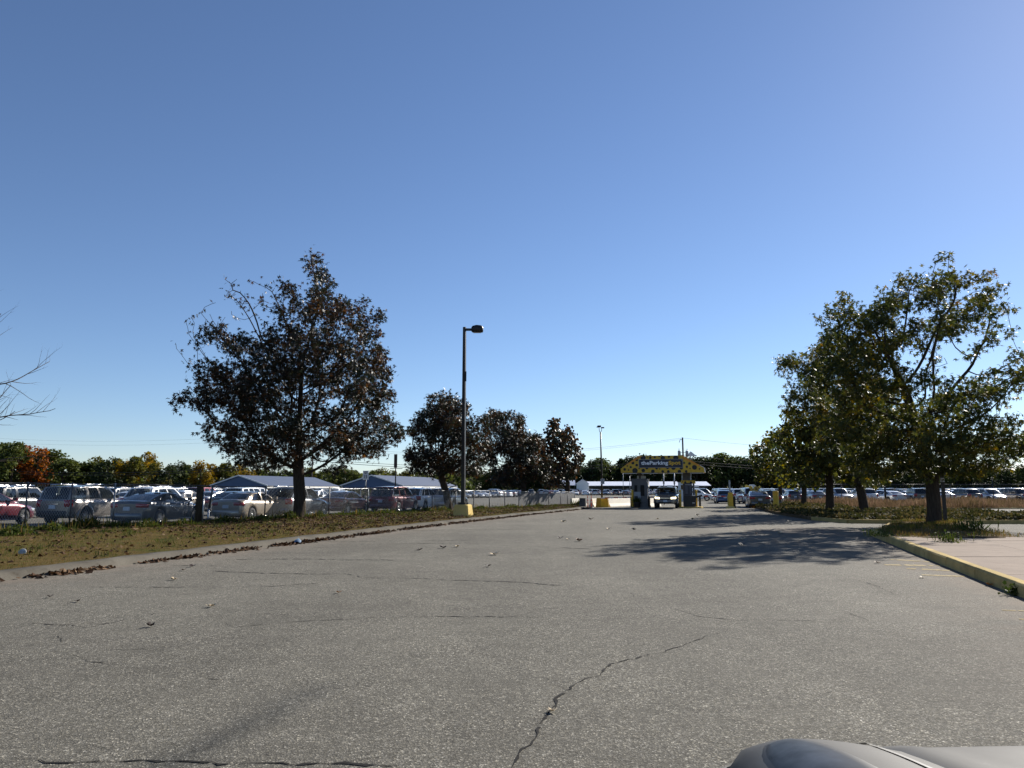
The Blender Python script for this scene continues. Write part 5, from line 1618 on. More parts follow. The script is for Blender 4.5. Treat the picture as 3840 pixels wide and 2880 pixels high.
for i, (k, cl, x, y, a_, lb) in enumerate([('cross', 'white', 25.6, 108, 105, 'white crossover emerging right of the fee board'), ('suv', 'black', 27.6, 112, 105, 'black SUV right of the fee board, nose to the lane'), ('cross', 'silver', 26.4, 118, 105, 'silver crossover behind the black SUV by the fee board')]):
    far_car(k, cl, x, y, a_, lb, 'cars right of the fee board')

# ------------------------------------------------------------ the left chain-link fence
def chain_mesh(x0, y0, x1, y1, z0, z1, pitch=0.10, r=0.0032):
    """diamond wire mesh between two posts: two families of straight wires as thin prisms"""
    L = math.hypot(x1 - x0, y1 - y0); h = z1 - z0
    ux, uy = (x1 - x0) / L, (y1 - y0) / L
    P0 = []; P1 = []
    sl = 0.62                                  # horizontal run per unit height
    for fam in (1, -1):
        k = -h * sl
        while k < L + h * sl:
            a0, b0 = k, 0.0
            a1, b1 = k + fam * h * sl, h
            if fam == -1: a0, a1 = k + 0.0, k - h * sl
            # clip to 0..L
            da = a1 - a0
            t0, t1 = 0.0, 1.0
            for lo in (True, False):
                if da == 0: continue
                ta = ((0 if lo else L) - a0) / da
                if (da > 0) == lo: t0 = max(t0, ta)
                else: t1 = min(t1, ta)
            if t1 - t0 > 0.02:
                o_ = 0.004 * fam
                for t, Lst in ((t0, P0), (t1, P1)):
                    a_ = a0 + da * t; Lst.append((x0 + ux * a_ - uy * o_, y0 + uy * a_ + ux * o_, z0 + h * t))
            k += pitch
    P0 = np.array(P0); P1 = np.array(P1); rr = np.full(len(P0), r)
    return frusta(P0, P1, rr, rr, 3)
fence = thing('chain_link_fence', 'low chain-link fence with dark posts along the left verge', 'fence', (-9.7, 41.8, 0))
def fpost(x, y, h, mat=M_fpost, r=0.032, lean=(0, 0), name='post'):
    mb = MB(); mb.tube([(0, 0, -0.1), (lean[0], lean[1], h)], r, 8); mb.lathe([(r * 1.3, h - .02), (r * 1.3, h + .02), (0, h + .05)], 8, (lean[0], lean[1], 0))
    return mb.build(name, mat, fence, (x + 9.7, y - 41.8, 0.1))
fpx = [-240, -60, 120, 285, 445, 748, 1005, 1130, 1242, 1385, 1519, 1624, 1711, 1778, 1836, 1893, 1945, 1985, 2018, 2056, 2100, 2126, 2152]
FP = []
for p in fpx:
    t = (p - 1920) / 2884.0; y = 31.23 / (0.515 - t); FP.append((FX(y), y, float(np.interp(y, [25, 34, 50, 66], [1.66, 1.60, 1.42, 1.22]))))
for i, (x, y, h) in enumerate(FP):
    if fpx[i] == 748: continue
    fpost(x, y, h, M_galv if fpx[i] == 445 else M_fpost)
for i in range(len(FP) - 1):
    (x0, y0, h0), (x1, y1, h1) = FP[i], FP[i + 1]
    mb = MB(); n = 6; sag = random.uniform(0.0, 0.05)
    mb.tube([(lerp(x0, x1, k / n) + 9.7, lerp(y0, y1, k / n) - 41.8, 0.1 + lerp(h0, h1, k / n) - sag * math.sin(math.pi * k / n)) for k in range(n + 1)], 0.021, 6)
    mb.build('top_rail', M_galv if fpx[i] in (1242, 1385, 1711, 1945) else M_fpost, fence)
    pitch = 0.095 if y0 < 45 else 0.13
    v, f = chain_mesh(x0 + 9.7, y0 - 41.8, x1 + 9.7, y1 - 41.8, 0.12, 0.08 + min(h0, h1), pitch, 0.0042 if y0 < 45 else 0.0045)
    o = link('wire_mesh', np_mesh('wire_mesh', v, f, M_wire), fence); o['kind'] = 'stuff'
    if fpx[i] >= 1945:                          # grey slats woven into the last panels
        L = math.hypot(x1 - x0, y1 - y0); n = max(3, int(L / 0.16)); dx, dy = (x1 - x0) / n, (y1 - y0) / n
        for k in range(n):
            sm_ = MB(); cx, cy = x0 + dx * (k + .5) + 9.7, y0 + dy * (k + .5) - 41.8
            sm_.box((cx, cy, 0.1 + (h0 - .1) / 2), (math.hypot(dx, dy) * .9, 0.012, h0 - .16), math.atan2(dy, dx))
            sm_.build('slat', M_slat if 'M_slat' in globals() else M_fpost, fence)
# gate post: stout timber, steel tube beside it and a leaning brace
gx, gy = (-12.3, 30.61)
gp = thing('gate_post', 'stout dark timber post beside a pale steel tube at the fence opening', 'post', (gx, gy, 0.1))
mb = MB(); mb.tube([(0, 0, -0.1), (0.01, 0, .7), (0.0, 0.02, 1.52)], [.15, .145, .135], 12); mb.build('timber', M_wood, gp)
mb = MB(); mb.tube([(.17, -.03, -0.1), (.17, -.03, 1.26)], .034, 8); mb.build('steel_tube', M_galv, gp)
mb = MB(); mb.tube([(.12, 0, .98), (-.2, .05, 1.06), (-.42, .1, .95), (-.5, .1, .80)], .03, 6); mb.build('latch_arm', M_fpost, gp)
mb = MB(); mb.tube([(.14, 0, .25), (.48, .05, .27)], .035, 6); mb.build('hinge', M_fpost, gp)
gx2, gy2 = (-12.62, 32.38)
gp2 = thing('gate_post', 'leaning dark steel post right of the timber gate post', 'post', (gx2, gy2, 0.1))
mb = MB(); mb.tube([(0, 0, -.1), (.02, 0, .62)], .045, 8); mb.build('lower_tube', M_galv, gp2)
mb = MB(); mb.tube([(.02, 0, .62), (.14, .02, 1.60)], .04, 8); mb.build('upper_tube', M_fpost, gp2)

# ------------------------------------------------------------ lettering
def text_mesh(s, mat, height=None, width=None, depth=0.01, bold=0.0):
    cu = bpy.data.curves.new('lettering', 'FONT'); cu.body = s; cu.size = 1.0; cu.extrude = depth; cu.offset = bold; cu.align_x = 'CENTER'
    cu.resolution_u = 3
    tmp = bpy.data.objects.new('tmp_text', cu); COL.objects.link(tmp)
    bpy.context.view_layer.update()
    dg = bpy.context.evaluated_depsgraph_get()
    me = bpy.data.meshes.new_from_object(tmp.evaluated_get(dg))
    bpy.data.objects.remove(tmp)
    co = np.empty(len(me.vertices) * 3); me.vertices.foreach_get('co', co); co = co.reshape(-1, 3)
    lo, hi = co.min(0), co.max(0)
    sy = (height / (hi[1] - lo[1])) if height else 1.0
    sx = (width / (hi[0] - lo[0])) if width else sy
    co[:, 0] = (co[:, 0] - (lo[0] + hi[0]) / 2) * sx
    co[:, 1] = (co[:, 1] - lo[1]) * sy
    out = np.stack([co[:, 0], -co[:, 2] , co[:, 1]], 1)       # stands upright, faces -Y
    me.vertices.foreach_set('co', out.ravel()); me.materials.clear(); me.materials.append(mat); me.update()
    return me

# ------------------------------------------------------------ lamp posts
lx, ly = (-2.64, 42.0)
lamp = thing('lamp_post', 'tall black lamp post with one boxy head on a yellow concrete base', 'lamp', (lx, ly, 0.1))
mb = MB()
w0, w1, hb = .46, .37, .62
prof = [(w0, -0.2), (w0, 0.0), (w1 + .02, hb - .05), (w1 - .02, hb), (0.02, hb + .003)]
G = []
for (w, z) in prof:
    c_ = .82
    G.append([(w, -w * c_ , z), (w, w * c_, z), (w * c_, w, z), (-w * c_, w, z), (-w, w * c_, z), (-w, -w * c_, z), (-w * c_, -w, z), (w * c_, -w, z), (w, -w * c_, z)])
mb.grid(G, smooth=False)
bs = mb.build('concrete_base', M_yelpole, lamp); bs.rotation_euler = (0, 0, R(-17))
mb = MB(); mb.box((0, 0, hb + .06), (.42, .42, .12), R(-17)); mb.box((.2, 0, hb + .05), (.16, .12, .08)); mb.build('base_plate', M_pole, lamp)
mb = MB(); mb.box((0, 0, hb + 4.93), (.20, .20, 9.66), R(-17), 0, .74); mb.build('pole', M_pole, lamp)
mb = MB(); mb.box((.23, 0, 10.24), (.42, .10, .13)); mb.build('arm', M_pole, lamp)
mb = MB()
G = []
for (x, zl, zh, w) in ((.38, 10.14, 10.35, .12), (.44, 10.10, 10.43, .17), (.66, 10.08, 10.48, .21), (.90, 10.09, 10.46, .20), (1.0, 10.10, 10.41, .17), (1.04, 10.15, 10.34, .11)):
    G.append([(x, -w, zl + .04), (x, -w, zh - .10), (x, -w * .7, zh), (x, w * .7, zh), (x, w, zh - .10), (x, w, zl + .04), (x, w * .8, zl), (x, -w * .8, zl), (x, -w, zl + .04)])
mb.grid(G); mb.add(G[0][:-1], [tuple(range(8))]); mb.add(G[-1][:-1], [tuple(range(7, -1, -1))])
hd = mb.build('lamp_head', M_pole, lamp)
mb = MB(); mb.box((.70, 0, 10.075), (.42, .26, .02)); mb.build('lens', M_darkglass, hd)
mb = MB(); mb.box((.1, -.06, 7.6), (.06, .05, .55)); mb.build('bracket', M_pole, lamp)

l2x, l2y = (7.87, 68.02)
l2 = thing('lamp_post', 'slim far lamp post with twin flat heads above the white barriers', 'lamp', (l2x, l2y, 0))
mb = MB()
prof = [(.40, -0.05), (.40, .02), (.34, .80), (.02, .82)]
G = [[(w, -w, z), (w, w, z), (-w, w, z), (-w, -w, z), (w, -w, z)] for w, z in prof]
mb.grid(G, smooth=False); b2 = mb.build('concrete_base', M_yel, l2); b2.rotation_euler = (0, 0, R(28))
mb = MB(); mb.tube([(0, 0, .8), (0.0, 0, 3.5), (-.04, 0, 6.6)], [.085, .075, .055], 8); mb.build('pole', M_pole, l2)
mb = MB(); mb.tube([(-.16, 0, 6.95), (-.13, 0, 6.65), (-.04, 0, 6.5), (.05, 0, 6.65), (.08, 0, 6.95)], .025, 6); mb.build('yoke', M_pole, l2)
for sx in (-1, 1):
    mb = MB(); mb.box((-.04 + sx * .19, 0, 6.98 - (.02 if sx > 0 else -.05)), (.28, .36, .09), 0, 0, .85); mb.build('lamp_head', M_pole, l2)
mb = MB(); mb.box((-.12, .2, 7.1), (.3, .2, .14)); mb.build('lamp_head', M_pole, l2)
def speed_sign(parent, x, y, z0, w, h):
    mb = MB(); mb.box((x, y, z0 + h / 2), (w, .012, h)); p = mb.build('sign_plate', M_sign, parent)
    for s_, zf, hf, wf, bd in (('SPEED', .80, .115, .72, .02), ('LIMIT', .62, .115, .62, .02), ('15', .16, .36, .58, .03)):
        link('lettering', text_mesh(s_, M_black, hf * h, wf * w, .004, bd), p, (x, y - .009, z0 + zf * h))
speed_sign(l2, .06, -.11, 2.0, .34, .46)
sp = thing('speed_limit_sign', 'white SPEED LIMIT 15 sign on a dark post in front of the blue carport', 'sign', (-14.15, 75.0, 0))
mb = MB(); mb.tube([(0, 0, 0), (0, 0, 3.3)], .075, 8); mb.build('post', M_pole, sp)
mb = MB(); mb.box((0, -.08, 2.12), (.07, .02, .45)); mb.build('reflector', M_sign, sp)
speed_sign(sp, 0, -.10, 2.46, .54, .88)
es = thing('sign_post', 'narrow dark sign seen edge-on atop a thin pole left of the second maple', 'sign', (-9.0, 60.0, 0))
mb = MB(); mb.tube([(0, 0, 0), (-.03, 0, 4.2)], .05, 6); mb.build('pole', M_pole, es)
mb = MB(); mb.box((-.03, -.06, 3.72), (.25, .05, 1.05), R(6)); mb.build('sign_plate', plain('rust_sign', (0.06, 0.04, 0.032), .6), es)
mb = MB(); mb.tube([(-.45, 0, 3.15), (.5, 0, 3.14)], .025, 6); mb.build('crossbar', M_pole, es)

# ------------------------------------------------------------ toll gate
GO = Vector((13.0, 66.6)); GA = R(-15)
def GL(x, y=0.0):
    return (GO.x + x * math.cos(GA) - y * math.sin(GA), GO.y + x * math.sin(GA) + y * math.cos(GA))
def gthing(name, label, cat, x, y=0.0, group=None):
    return thing(name, label, cat, (*GL(x, y), 0), GA, group)
def clip_poly(P, Q):
    """clip polygon P to convex ccw polygon Q"""
    out = P
    for i in range(len(Q)):
        a_, b_ = Q[i], Q[(i + 1) % len(Q)]
        def ins(p): return (b_[0] - a_[0]) * (p[1] - a_[1]) - (b_[1] - a_[1]) * (p[0] - a_[0]) >= 0
        res = []
        for k in range(len(out)):
            p, q = out[k], out[(k + 1) % len(out)]
            ip, iq = ins(p), ins(q)
            if ip: res.append(p)
            if ip != iq:
                d1 = (b_[0] - a_[0]) * (p[1] - a_[1]) - (b_[1] - a_[1]) * (p[0] - a_[0])
                d2 = (b_[0] - a_[0]) * (q[1] - a_[1]) - (b_[1] - a_[1]) * (q[0] - a_[0])
                t = d1 / (d1 - d2); res.append((p[0] + (q[0] - p[0]) * t, p[1] + (q[1] - p[1]) * t))
        out = res
        if not out: return []
    return out
can = gthing('toll_canopy', 'yellow canopy with black spots and the dark theParkingSpot sign over the lanes', 'canopy', 0)
FACE = [(-3.46, 2.96), (3.50, 2.94), (3.45, 3.34), (1.74, 4.38), (-1.98, 4.38), (-3.49, 3.30)]
mb = MB(); mb.prism(FACE, -1.2, 1.2, 'y'); mb.build('roof_shell', M_yel, can)
for (px, py, r) in [(180,690,32),(270,705,18),(322,640,26),(242,612,17),(372,545,33),(458,470,30),(457,592,30),(415,720,62),(510,672,16),(603,718,42),(685,660,35),(820,740,42),(905,665,33),(975,685,15),(1040,745,32),(1165,745,32),(1280,660,50),(1150,655,35),(1410,745,40),(1455,665,40),(1560,745,30),(605,420,62),(702,405,17),(768,425,30),(870,410,26),(970,385,28),(1050,435,50),(1185,405,28),(1340,430,60),(1602,490,12),(1637,565,30),(1577,640,27),(1520,550,25),(1648,680,15),(1745,655,55),(1855,690,18)]:
    cx, cz, rr = (px - 1025) * .003727, 2.95 + (770 - py) * .00365, r * .0037
    P = clip_poly([(cx + rr * math.cos(2 * math.pi * k / 18), cz + rr * math.sin(2 * math.pi * k / 18)) for k in range(18)], FACE)
    if len(P) >= 3:
        mb = MB(); mb.prism(P, -1.206, -1.19, 'y'); mb.build('spot', M_black, can)
M_edgeor = plain('orange_edge', (0.80, 0.30, 0.02), .45)
mb = MB(); mb.prism([(-1.98, 4.372), (-3.05, 3.60), (-2.93, 3.60), (-1.58, 4.372)][::-1], -1.222, -1.2, 'y'); mb.build('edge_glow', M_edgeor, can)  # orange strips paint in the sun glowing through the translucent canopy edges
mb = MB(); mb.prism([(1.74, 4.372), (3.22, 3.46), (3.02, 3.48), (1.70, 4.16)][::-1], -1.222, -1.2, 'y'); mb.build('edge_glow', M_edgeor, can)
mb = MB(); mb.box((-.09, -1.23, 3.72), (3.62, .06, .68)); sb = mb.build('sign_board', M_navy, can)
mb = MB()
for (c_, d_) in (((-.09, -1.235, 4.07), (3.68, .09, .025)), ((-.09, -1.235, 3.37), (3.68, .09, .025)), ((-1.915, -1.235, 3.72), (.025, .09, .68)), ((1.735, -1.235, 3.72), (.025, .09, .68))):
    mb.box(c_, d_)
mb.build('sign_frame', M_galv, can)
M_letw = plain('letter_white', (0.93, 0.94, 0.95), .4, 0, .03); M_lety = plain('letter_yellow', (0.85, 0.48, 0.02), .4, 0, .03)
link('lettering', text_mesh('theParking', M_letw, .42, 2.27, .012, .03), sb, (-.605, -1.272, 3.515))
link('lettering', text_mesh('Spot', M_lety, .42, 1.0, .012, .03), sb, (1.06, -1.272, 3.515))
link('lettering', text_mesh('®', M_letw, .06, .06, .004, 0), sb, (1.64, -1.266, 3.96))
mb = MB(); mb.box((0, 0, 2.925), (6.7, 2.3, .03)); mb.build('reflection_plate', M_booth, can)  # grey plate added under the canopy to dull its yellow reflection in glass
for (x0, x1) in ((-3.3, -2.15), (-1.75, -.4), (.55, 1.75), (2.3, 3.45)):
    mb = MB(); mb.box(((x0 + x1) / 2, -1.16, 2.895), (x1 - x0, .16, .03)); mb.build('soffit_light', M_white, can)
mb = MB(); mb.prism([(3.50, 2.94), (3.56, 2.94), (3.52, 3.33), (3.15, 3.56), (3.12, 3.53), (3.45, 3.33)], -1.23, -.9, 'y'); mb.build('end_trim', M_white, can)
for (x0, x1) in ((-2.12, -1.72), (1.62, 2.30)):
    mb = MB(); mb.box(((x0 + x1) / 2, .3, 1.46), (x1 - x0, .45, 2.92)); mb.build('column', M_booth, can)
for x in (1.6, 2.32):
    mb = MB(); mb.box((x, -.1, 2.62), (.09, .09, .62)); mb.build('hanger', M_galv, can)

bo = gthing('toll_booth', 'grey toll booth with dark windows under the left of the spotted canopy', 'booth', -1.95, -.2)
mb = MB(); mb.box((0, 0, 1.20), (1.36, 1.6, 2.36)); mb.box((0, 0, .045), (1.55, 2.2, .09)); wl_ = mb.build('walls', M_booth, bo)
mb = MB(); mb.box((-.30, -.803, 1.62), (.24, .03, .54)); mb.build('window', M_boothglass, bo)
mb = MB(); mb.box((.25, -.803, 1.45), (.33, .03, .90)); mb.build('window', M_boothglass, bo)
mb = MB(); mb.box((-.19, -.806, .90), (.56, .03, .86)); mb.build('panel', plain('booth_panel', (.30, .32, .34), .5), bo)
mb = MB(); mb.box((.683, -.05, 1.35), (.03, 1.1, 1.0)); mb.build('window', M_darkglass, bo)
mb = MB(); mb.box((.70, -.1, 1.86), (.06, 1.3, .14)); mb.build('awning', M_white, bo)
mb = MB(); mb.box((0, 0, 2.41), (1.44, 1.7, .06)); mb.build('roof', M_booth, bo)
for x, w in ((-.13, .16), (.32, .38)):
    mb = MB(); mb.box((x, -.45, 2.57), (w, .3, .25)); mb.build('roof_unit', M_tan, bo)
mb = MB(); mb.box((-.28, -.85, .83), (.26, .1, .30)); mb.build('card_reader', M_navy, bo)
def bollard(x, y, h, r, label, world=False, cap=True):
    o = thing('bollard', label, 'bollard', ((x, y, 0) if world else (*GL(x, y), 0)), 0, 'yellow bollards')
    mb = MB(); mb.lathe([(r, -.02), (r, h * .77)], 16); mb.build('sleeve', M_yel, o)
    mb = MB(); mb.lathe([(r * 1.03, h * .765), (r * 1.03, h * .96), (r * .8, h), (0, h + .01)], 16); mb.build('cap', M_yel if not cap else M_yelcap, o)
M_yelcap = plain('bright_yellow_cap', (.80, .40, .012), .45)
bollard(-2.55, -1.1, 1.5, .095, 'thin yellow bollard at the left corner of the toll booth', cap=False)
bollard(1.42, -.9, 1.5, .10, 'yellow bollard just right of the oncoming SUV', cap=False)
bollard(2.72, -.3, 1.5, .085, 'yellow bollard at the right side of the fee board', cap=False)
bollard(1.20, 1.5, .95, .16, 'short yellow bollard behind the oncoming SUV mirror', cap=False)
bollard(19.5, 57.45, 1.44, .205, 'fat yellow bollard standing alone left of the planted island', True)
pl = gthing('planter', 'black pot with a leafy plant in front of the toll booth', 'planter', -2.14, -1.4)
mb = MB(); mb.lathe([(.24, 0), (.31, .42), (.33, .48), (.28, .48), (.27, .40), (0, .40)], 16); mb.build('pot', M_black, pl)
Q = np.stack([rng.normal(0, .12, 160), rng.normal(0, .12, 160), np.full(160, .42)], 1)
v, f = blades(Q, np.full(160, .42), .55, .6); o = link('plant', np_mesh('plant', v, f, M_weed), pl); o['kind'] = 'stuff'
fk = gthing('fee_board', 'dark fee board with spotted yellow header at the right of the toll gate', 'kiosk', 2.08, -.5)
mb = MB(); mb.box((0, 0, 1.55), (.66, .12, 1.06)); fb = mb.build('board', M_navy, fk)
mb = MB(); mb.box((0, -.065, 1.93), (.48, .02, .035)); mb.build('header_line', M_sign, fk)
for k in range(8):
    for (x, w) in ((-.14, .2), (.2, .12)):
        mb = MB(); mb.box((x, -.064, 1.80 - k * .085), (w, .012, .028)); mb.build('price_line', plain('faded_print', (.16, .17, .21), .6), fk)
mb = MB(); mb.box((.02, .02, 2.16), (1.2, .10, .26)); hdr = mb.build('header', M_yel, fk)
for (x, z, r) in ((-.42, 2.18, .05), (-.22, 2.13, .10), (.25, 2.13, .10), (.46, 2.16, .045), (.56, 2.24, .03), (-.52, 2.08, .03)):
    P = clip_poly([(x + r * math.cos(2 * math.pi * k / 14), z + r * math.sin(2 * math.pi * k / 14)) for k in range(14)], [(-.58, 2.03), (.62, 2.03), (.62, 2.29), (-.58, 2.29)])
    mb = MB(); mb.prism(P, -.037, -.02, 'y'); mb.build('spot', M_black, hdr)
for x in (-.28, .36): 
    mb = MB(); mb.box((x, .02, 2.31), (.36, .12, .03)); mb.build('header_cap', M_black, fk)
mb = MB(); mb.box((.12, .05, .52), (1.0, .55, .98)); mb.build('machine', M_black, fk)
mb = MB(); mb.prism([(.42, .93), (1.12, 1.12), (1.16, 1.00), (.52, .78)][::-1], -.3, .1, 'y'); mb.build('visor', M_black, fk)
mb = MB(); mb.box((.42, -.25, .42), (.22, .02, .05)); mb.build('slot_light', M_white, fk)
mb = MB(); mb.box((.45, .06, 1.55), (.16, .2, 1.0)); mb.build('side_panel', M_booth, fk)
mb = MB(); mb.prism([(-.75, -.8), (1.0, -.8), (1.2, 0), (1.0, 1.6), (-.75, 1.6)], 0.0, .10, 'z'); mb.build('island_kerb', M_yelpole, fk)

def arm(x0, y0, z0, x1, y1, z1, label, parent_world=True):
    o = thing('lane_barrier', label, 'barrier', (x0, y0, 0), 0, 'lane barrier arms')
    d = Vector((x1 - x0, y1 - y0, z1 - z0)); n = max(4, int(d.length / .35)); ang = math.atan2(d.y, d.x)
    for k in range(n):
        a_ = d * (k / n); b_ = d * ((k + 1) / n); c_ = (a_ + b_) / 2
        mb = MB(); mb.box((c_.x, c_.y, z0 + c_.z), (math.hypot(b_.x - a_.x, b_.y - a_.y), .03, .10), ang)
        mb.build('stripe', M_red if k % 2 else M_sign, o)
    mb = MB(); mb.box((0, .02, z0 / 2), (.16, .2, z0 + .1), ang); mb.build('pedestal', M_pole, o)
p0, p1 = GL(-2.70, -.6), GL(-5.35, -.6)
arm(*p0, .86, *p1, .80, 'striped arm lowered left of the toll booth')
p0, p1 = GL(-1.20, -.5), GL(-.55, -.6)
arm(*p0, .90, *p1, .90, 'short pale arm beside the oncoming SUV headlight')
p0, p1 = GL(3.0, .2), GL(5.1, .4)
arm(*p0, .98, *p1, .96, 'striped arm reaching right from the fee board')

bx_, by_ = (18.11, 64.56)
bm_ = thing('barrier_machine', 'yellow barrier cabinet with a tall post in the middle of the right lane', 'barrier', (bx_, by_, 0), R(-15))
mb = MB(); mb.box((0, 0, .08), (.8, .8, .16), 0, 0, .75); mb.build('plinth', M_yelpole, bm_)
mb = MB(); mb.box((.04, 0, .72), (.38, .38, 1.12)); mb.build('cabinet', M_yel, bm_)
mb = MB(); mb.box((-.17, -.05, .62), (.1, .36, .86)); mb.build('side_box', M_signyel, bm_)
mb = MB(); mb.box((.0, 0, 1.75), (.13, .13, 1.1)); mb.build('post', M_galv, bm_)
mb = MB(); mb.box((.0, 0, 2.1), (.16, .16, .22)); mb.build('post_head', M_galv, bm_)
arm(bx_ + .32, by_, .93, bx_ + 2.25, by_ + .5, .92, 'striped arm reaching right from the yellow barrier cabinet')

# jersey barriers, block, delineators
def jersey(x0, y0, x1, y1, label, h=.74):
    L = math.hypot(x1 - x0, y1 - y0)
    o = thing('jersey_barrier', label, 'barrier', ((x0 + x1) / 2, (y0 + y1) / 2, 0), math.atan2(y1 - y0, x1 - x0), 'white concrete barriers')
    prof = [(-.28, 0), (-.28, .07), (-.14, .30), (-.075, h - .02), (-.06, h), (.06, h), (.075, h - .02), (.14, .30), (.28, .07), (.28, 0)]
    mb = MB(); mb.prism(prof, -L / 2, L / 2, 'x'); mb.build('block', M_barrier, o)
jersey(5.35, 70.3, 6.9, 73.4, 'short white barrier left of the dark block')
jersey(7.0, 68.6, 8.3, 71.2, 'curved white barrier left of the far lamp base')
jersey(8.45, 68.8, 12.0, 75.4, 'long white barrier between the far lamp base and the booth')
jersey(12.15, 69.5, 13.6, 72.3, 'white barrier end showing between booth and oncoming SUV')
mb = MB(); mb.box((0, 0, .41), (.52, .6, .82), 0, 0, .98); o = mb.build('concrete_block', M_blockgrey, None, (*(5.97, 65.51), 0), R(-15))
tag(o, 'dark grey concrete block at the end of the left verge', 'block')
for (xy, lb) in (((6.42, 66.0), 'leaning orange delineator beside the dark block'), ((6.73, 66.0), 'thin orange delineator left of the curved barrier')):
    o = thing('delineator', lb, 'cone', (*xy, 0), 0, 'orange delineators')
    mb = MB(); mb.lathe([(.05, .06), (.035, .9), (.028, 1.02), (0, 1.04)], 10); mb.build('tube', M_orange, o)
    for z in (.45, .72):
        mb = MB(); mb.lathe([(.046, z), (.044, z + .09)], 10); mb.build('reflective_band', M_white, o)
    mb = MB(); mb.lathe([(.2, 0), (.2, .05), (.07, .08), (0.04, .08)], 12); mb.build('base', M_black, o)

# oncoming SUV in the lane, headlights on
gv = GL(.31, -.35)
suv = car('truckish', 'warm grey', gv[0], gv[1], 180 + 15, 'grey SUV with lit headlights driving out under the spotted canopy')
suv.name = 'suv'
for ch in suv.children:
    if ch.name.startswith('headlight'):
        ch.material_slots[0].link = 'OBJECT'; ch.material_slots[0].material = M_headon
c = CAR['truckish']
mb = MB(); mb.box((c['L'] / 2 + .075, 0, .60), (.02, .31, .16)); mb.build('number_plate', M_plate, suv)
mb = MB(); mb.box((c['L'] / 2 + .03, 0, .82), (.02, .98, .035)); mb.build('grille_bar', M_chrome, suv)
mb = MB(); mb.box((c['L'] / 2 + .03, 0, .70), (.02, 1.1, .05)); mb.build('grille_bar', M_trim, suv)

# planters and round lot signs right of the barrier cabinet
for (xy, d_, lb) in (((21.14, 69.08), (.55, .5, .42), 'yellow tub planter left of the dark grey sedan'), ((20.63, 66.0), (.62, .5, .44), 'orange and yellow tub nearest the dark grey sedan'), ((26.95, 88.37), (.62, .5, .5), 'orange tub farther back behind the yellow one')):
    o = thing('tub', lb, 'tub', (*xy, 0), R(-10), 'tubs at the sign posts')
    mb = MB(); mb.box((0, 0, d_[2] / 2), d_, 0, 0, .9); mb.build('tub_body', M_yel if 'left' in lb else M_edgeor, o)
    mb = MB(); mb.box((0, 0, d_[2] - .01), (d_[0] * .98, d_[1] * .98, .05)); mb.build('rim', M_yelcap, o)
for (x, y, z, r, s_, lb) in ((22.65, 72.0, 1.62, .23, 'B', 'round yellow lot sign with letter B'), (22.2, 71.6, 1.44, .22, 'C', 'round yellow lot sign with letter C'), (26.15, 85, 1.76, .19, '', 'small round yellow sign behind the C sign'), (30.2, 100, 1.98, .19, '', 'farthest left round yellow sign'), (30.9, 101.5, 1.90, .19, '', 'round yellow sign right of the farthest one'), (35.1, 110, 1.92, .16, '', 'small round yellow sign right of the B sign')):
    o = thing('lot_sign', lb, 'sign', (x, y, 0), R(-14), 'round lot signs')
    mb = MB(); mb.tube([(0, .03, 0), (0, .03, z + r * .6)], .025, 6); mb.build('post', M_galv, o)
    mb = MB(); mb.lathe([(0, .012), (r * .96, .012), (r, 0), (r * .96, -.012), (0, -.012)], 24, (0, 0, z), 'y'); d_ = mb.build('disc', M_signyel, o)
    if s_: link('lettering', text_mesh(s_, M_black, r * .95, None, .003, .02), d_, (0, -.017, z - r * .47))
o = thing('waste_bin', 'dark green waste bin far behind the round signs', 'bin', (45.0, 150, 0))
mb = MB(); mb.box((0, 0, .5), (.95, .8, 1.0), 0, 0, 1.05); mb.build('bin_body', plain('bin_green', (.012, .045, .045), .5), o)
mb = MB(); mb.box((0, 0, 1.03), (1.02, .86, .07)); mb.build('lid', M_black, o)
jersey(37.0, 150, 41.5, 150, 'low white barrier far behind the barrier cabinet', .6)
o = thing('attendant_hut', 'small white hut with a window behind the oncoming SUV', 'hut', (22.6, 102, 0), R(-12))
mb = MB(); mb.box((0, 0, 1.25), (1.5, 1.4, 2.5)); mb.build('walls', M_siding, o)
mb = MB(); mb.box((0, -.71, 1.85), (.78, .04, .6)); mb.build('window', M_darkglass, o)
mb = MB(); mb.box((0, 0, 2.55), (1.75, 1.65, .09)); mb.build('roof', M_black, o)
for i, (x, y, h, lb) in enumerate([(15.65, 80, 3.6, 'pale steel pole behind the canopy, left of the SUV roof'), (16.75, 80, 3.6, 'pale steel pole behind the canopy, right of the SUV roof'), (21.5, 150, 5.2, 'thin grey pole left of the toll booth, farther one'), (22.8, 150, 4.2, 'thin grey pole left of the toll booth, nearer to it')]):
    o = thing('light_pole', lb, 'pole', (x, y, 0), 0, 'thin poles behind the toll gate')
    mb = MB(); mb.tube([(0, 0, 0), (0, 0, h)], .06, 6); mb.build('pole', M_galv, o)
    mb = MB(); mb.box((0, 0, h * .62), (.16, .12, .3)); mb.build('junction_box', M_galv, o)

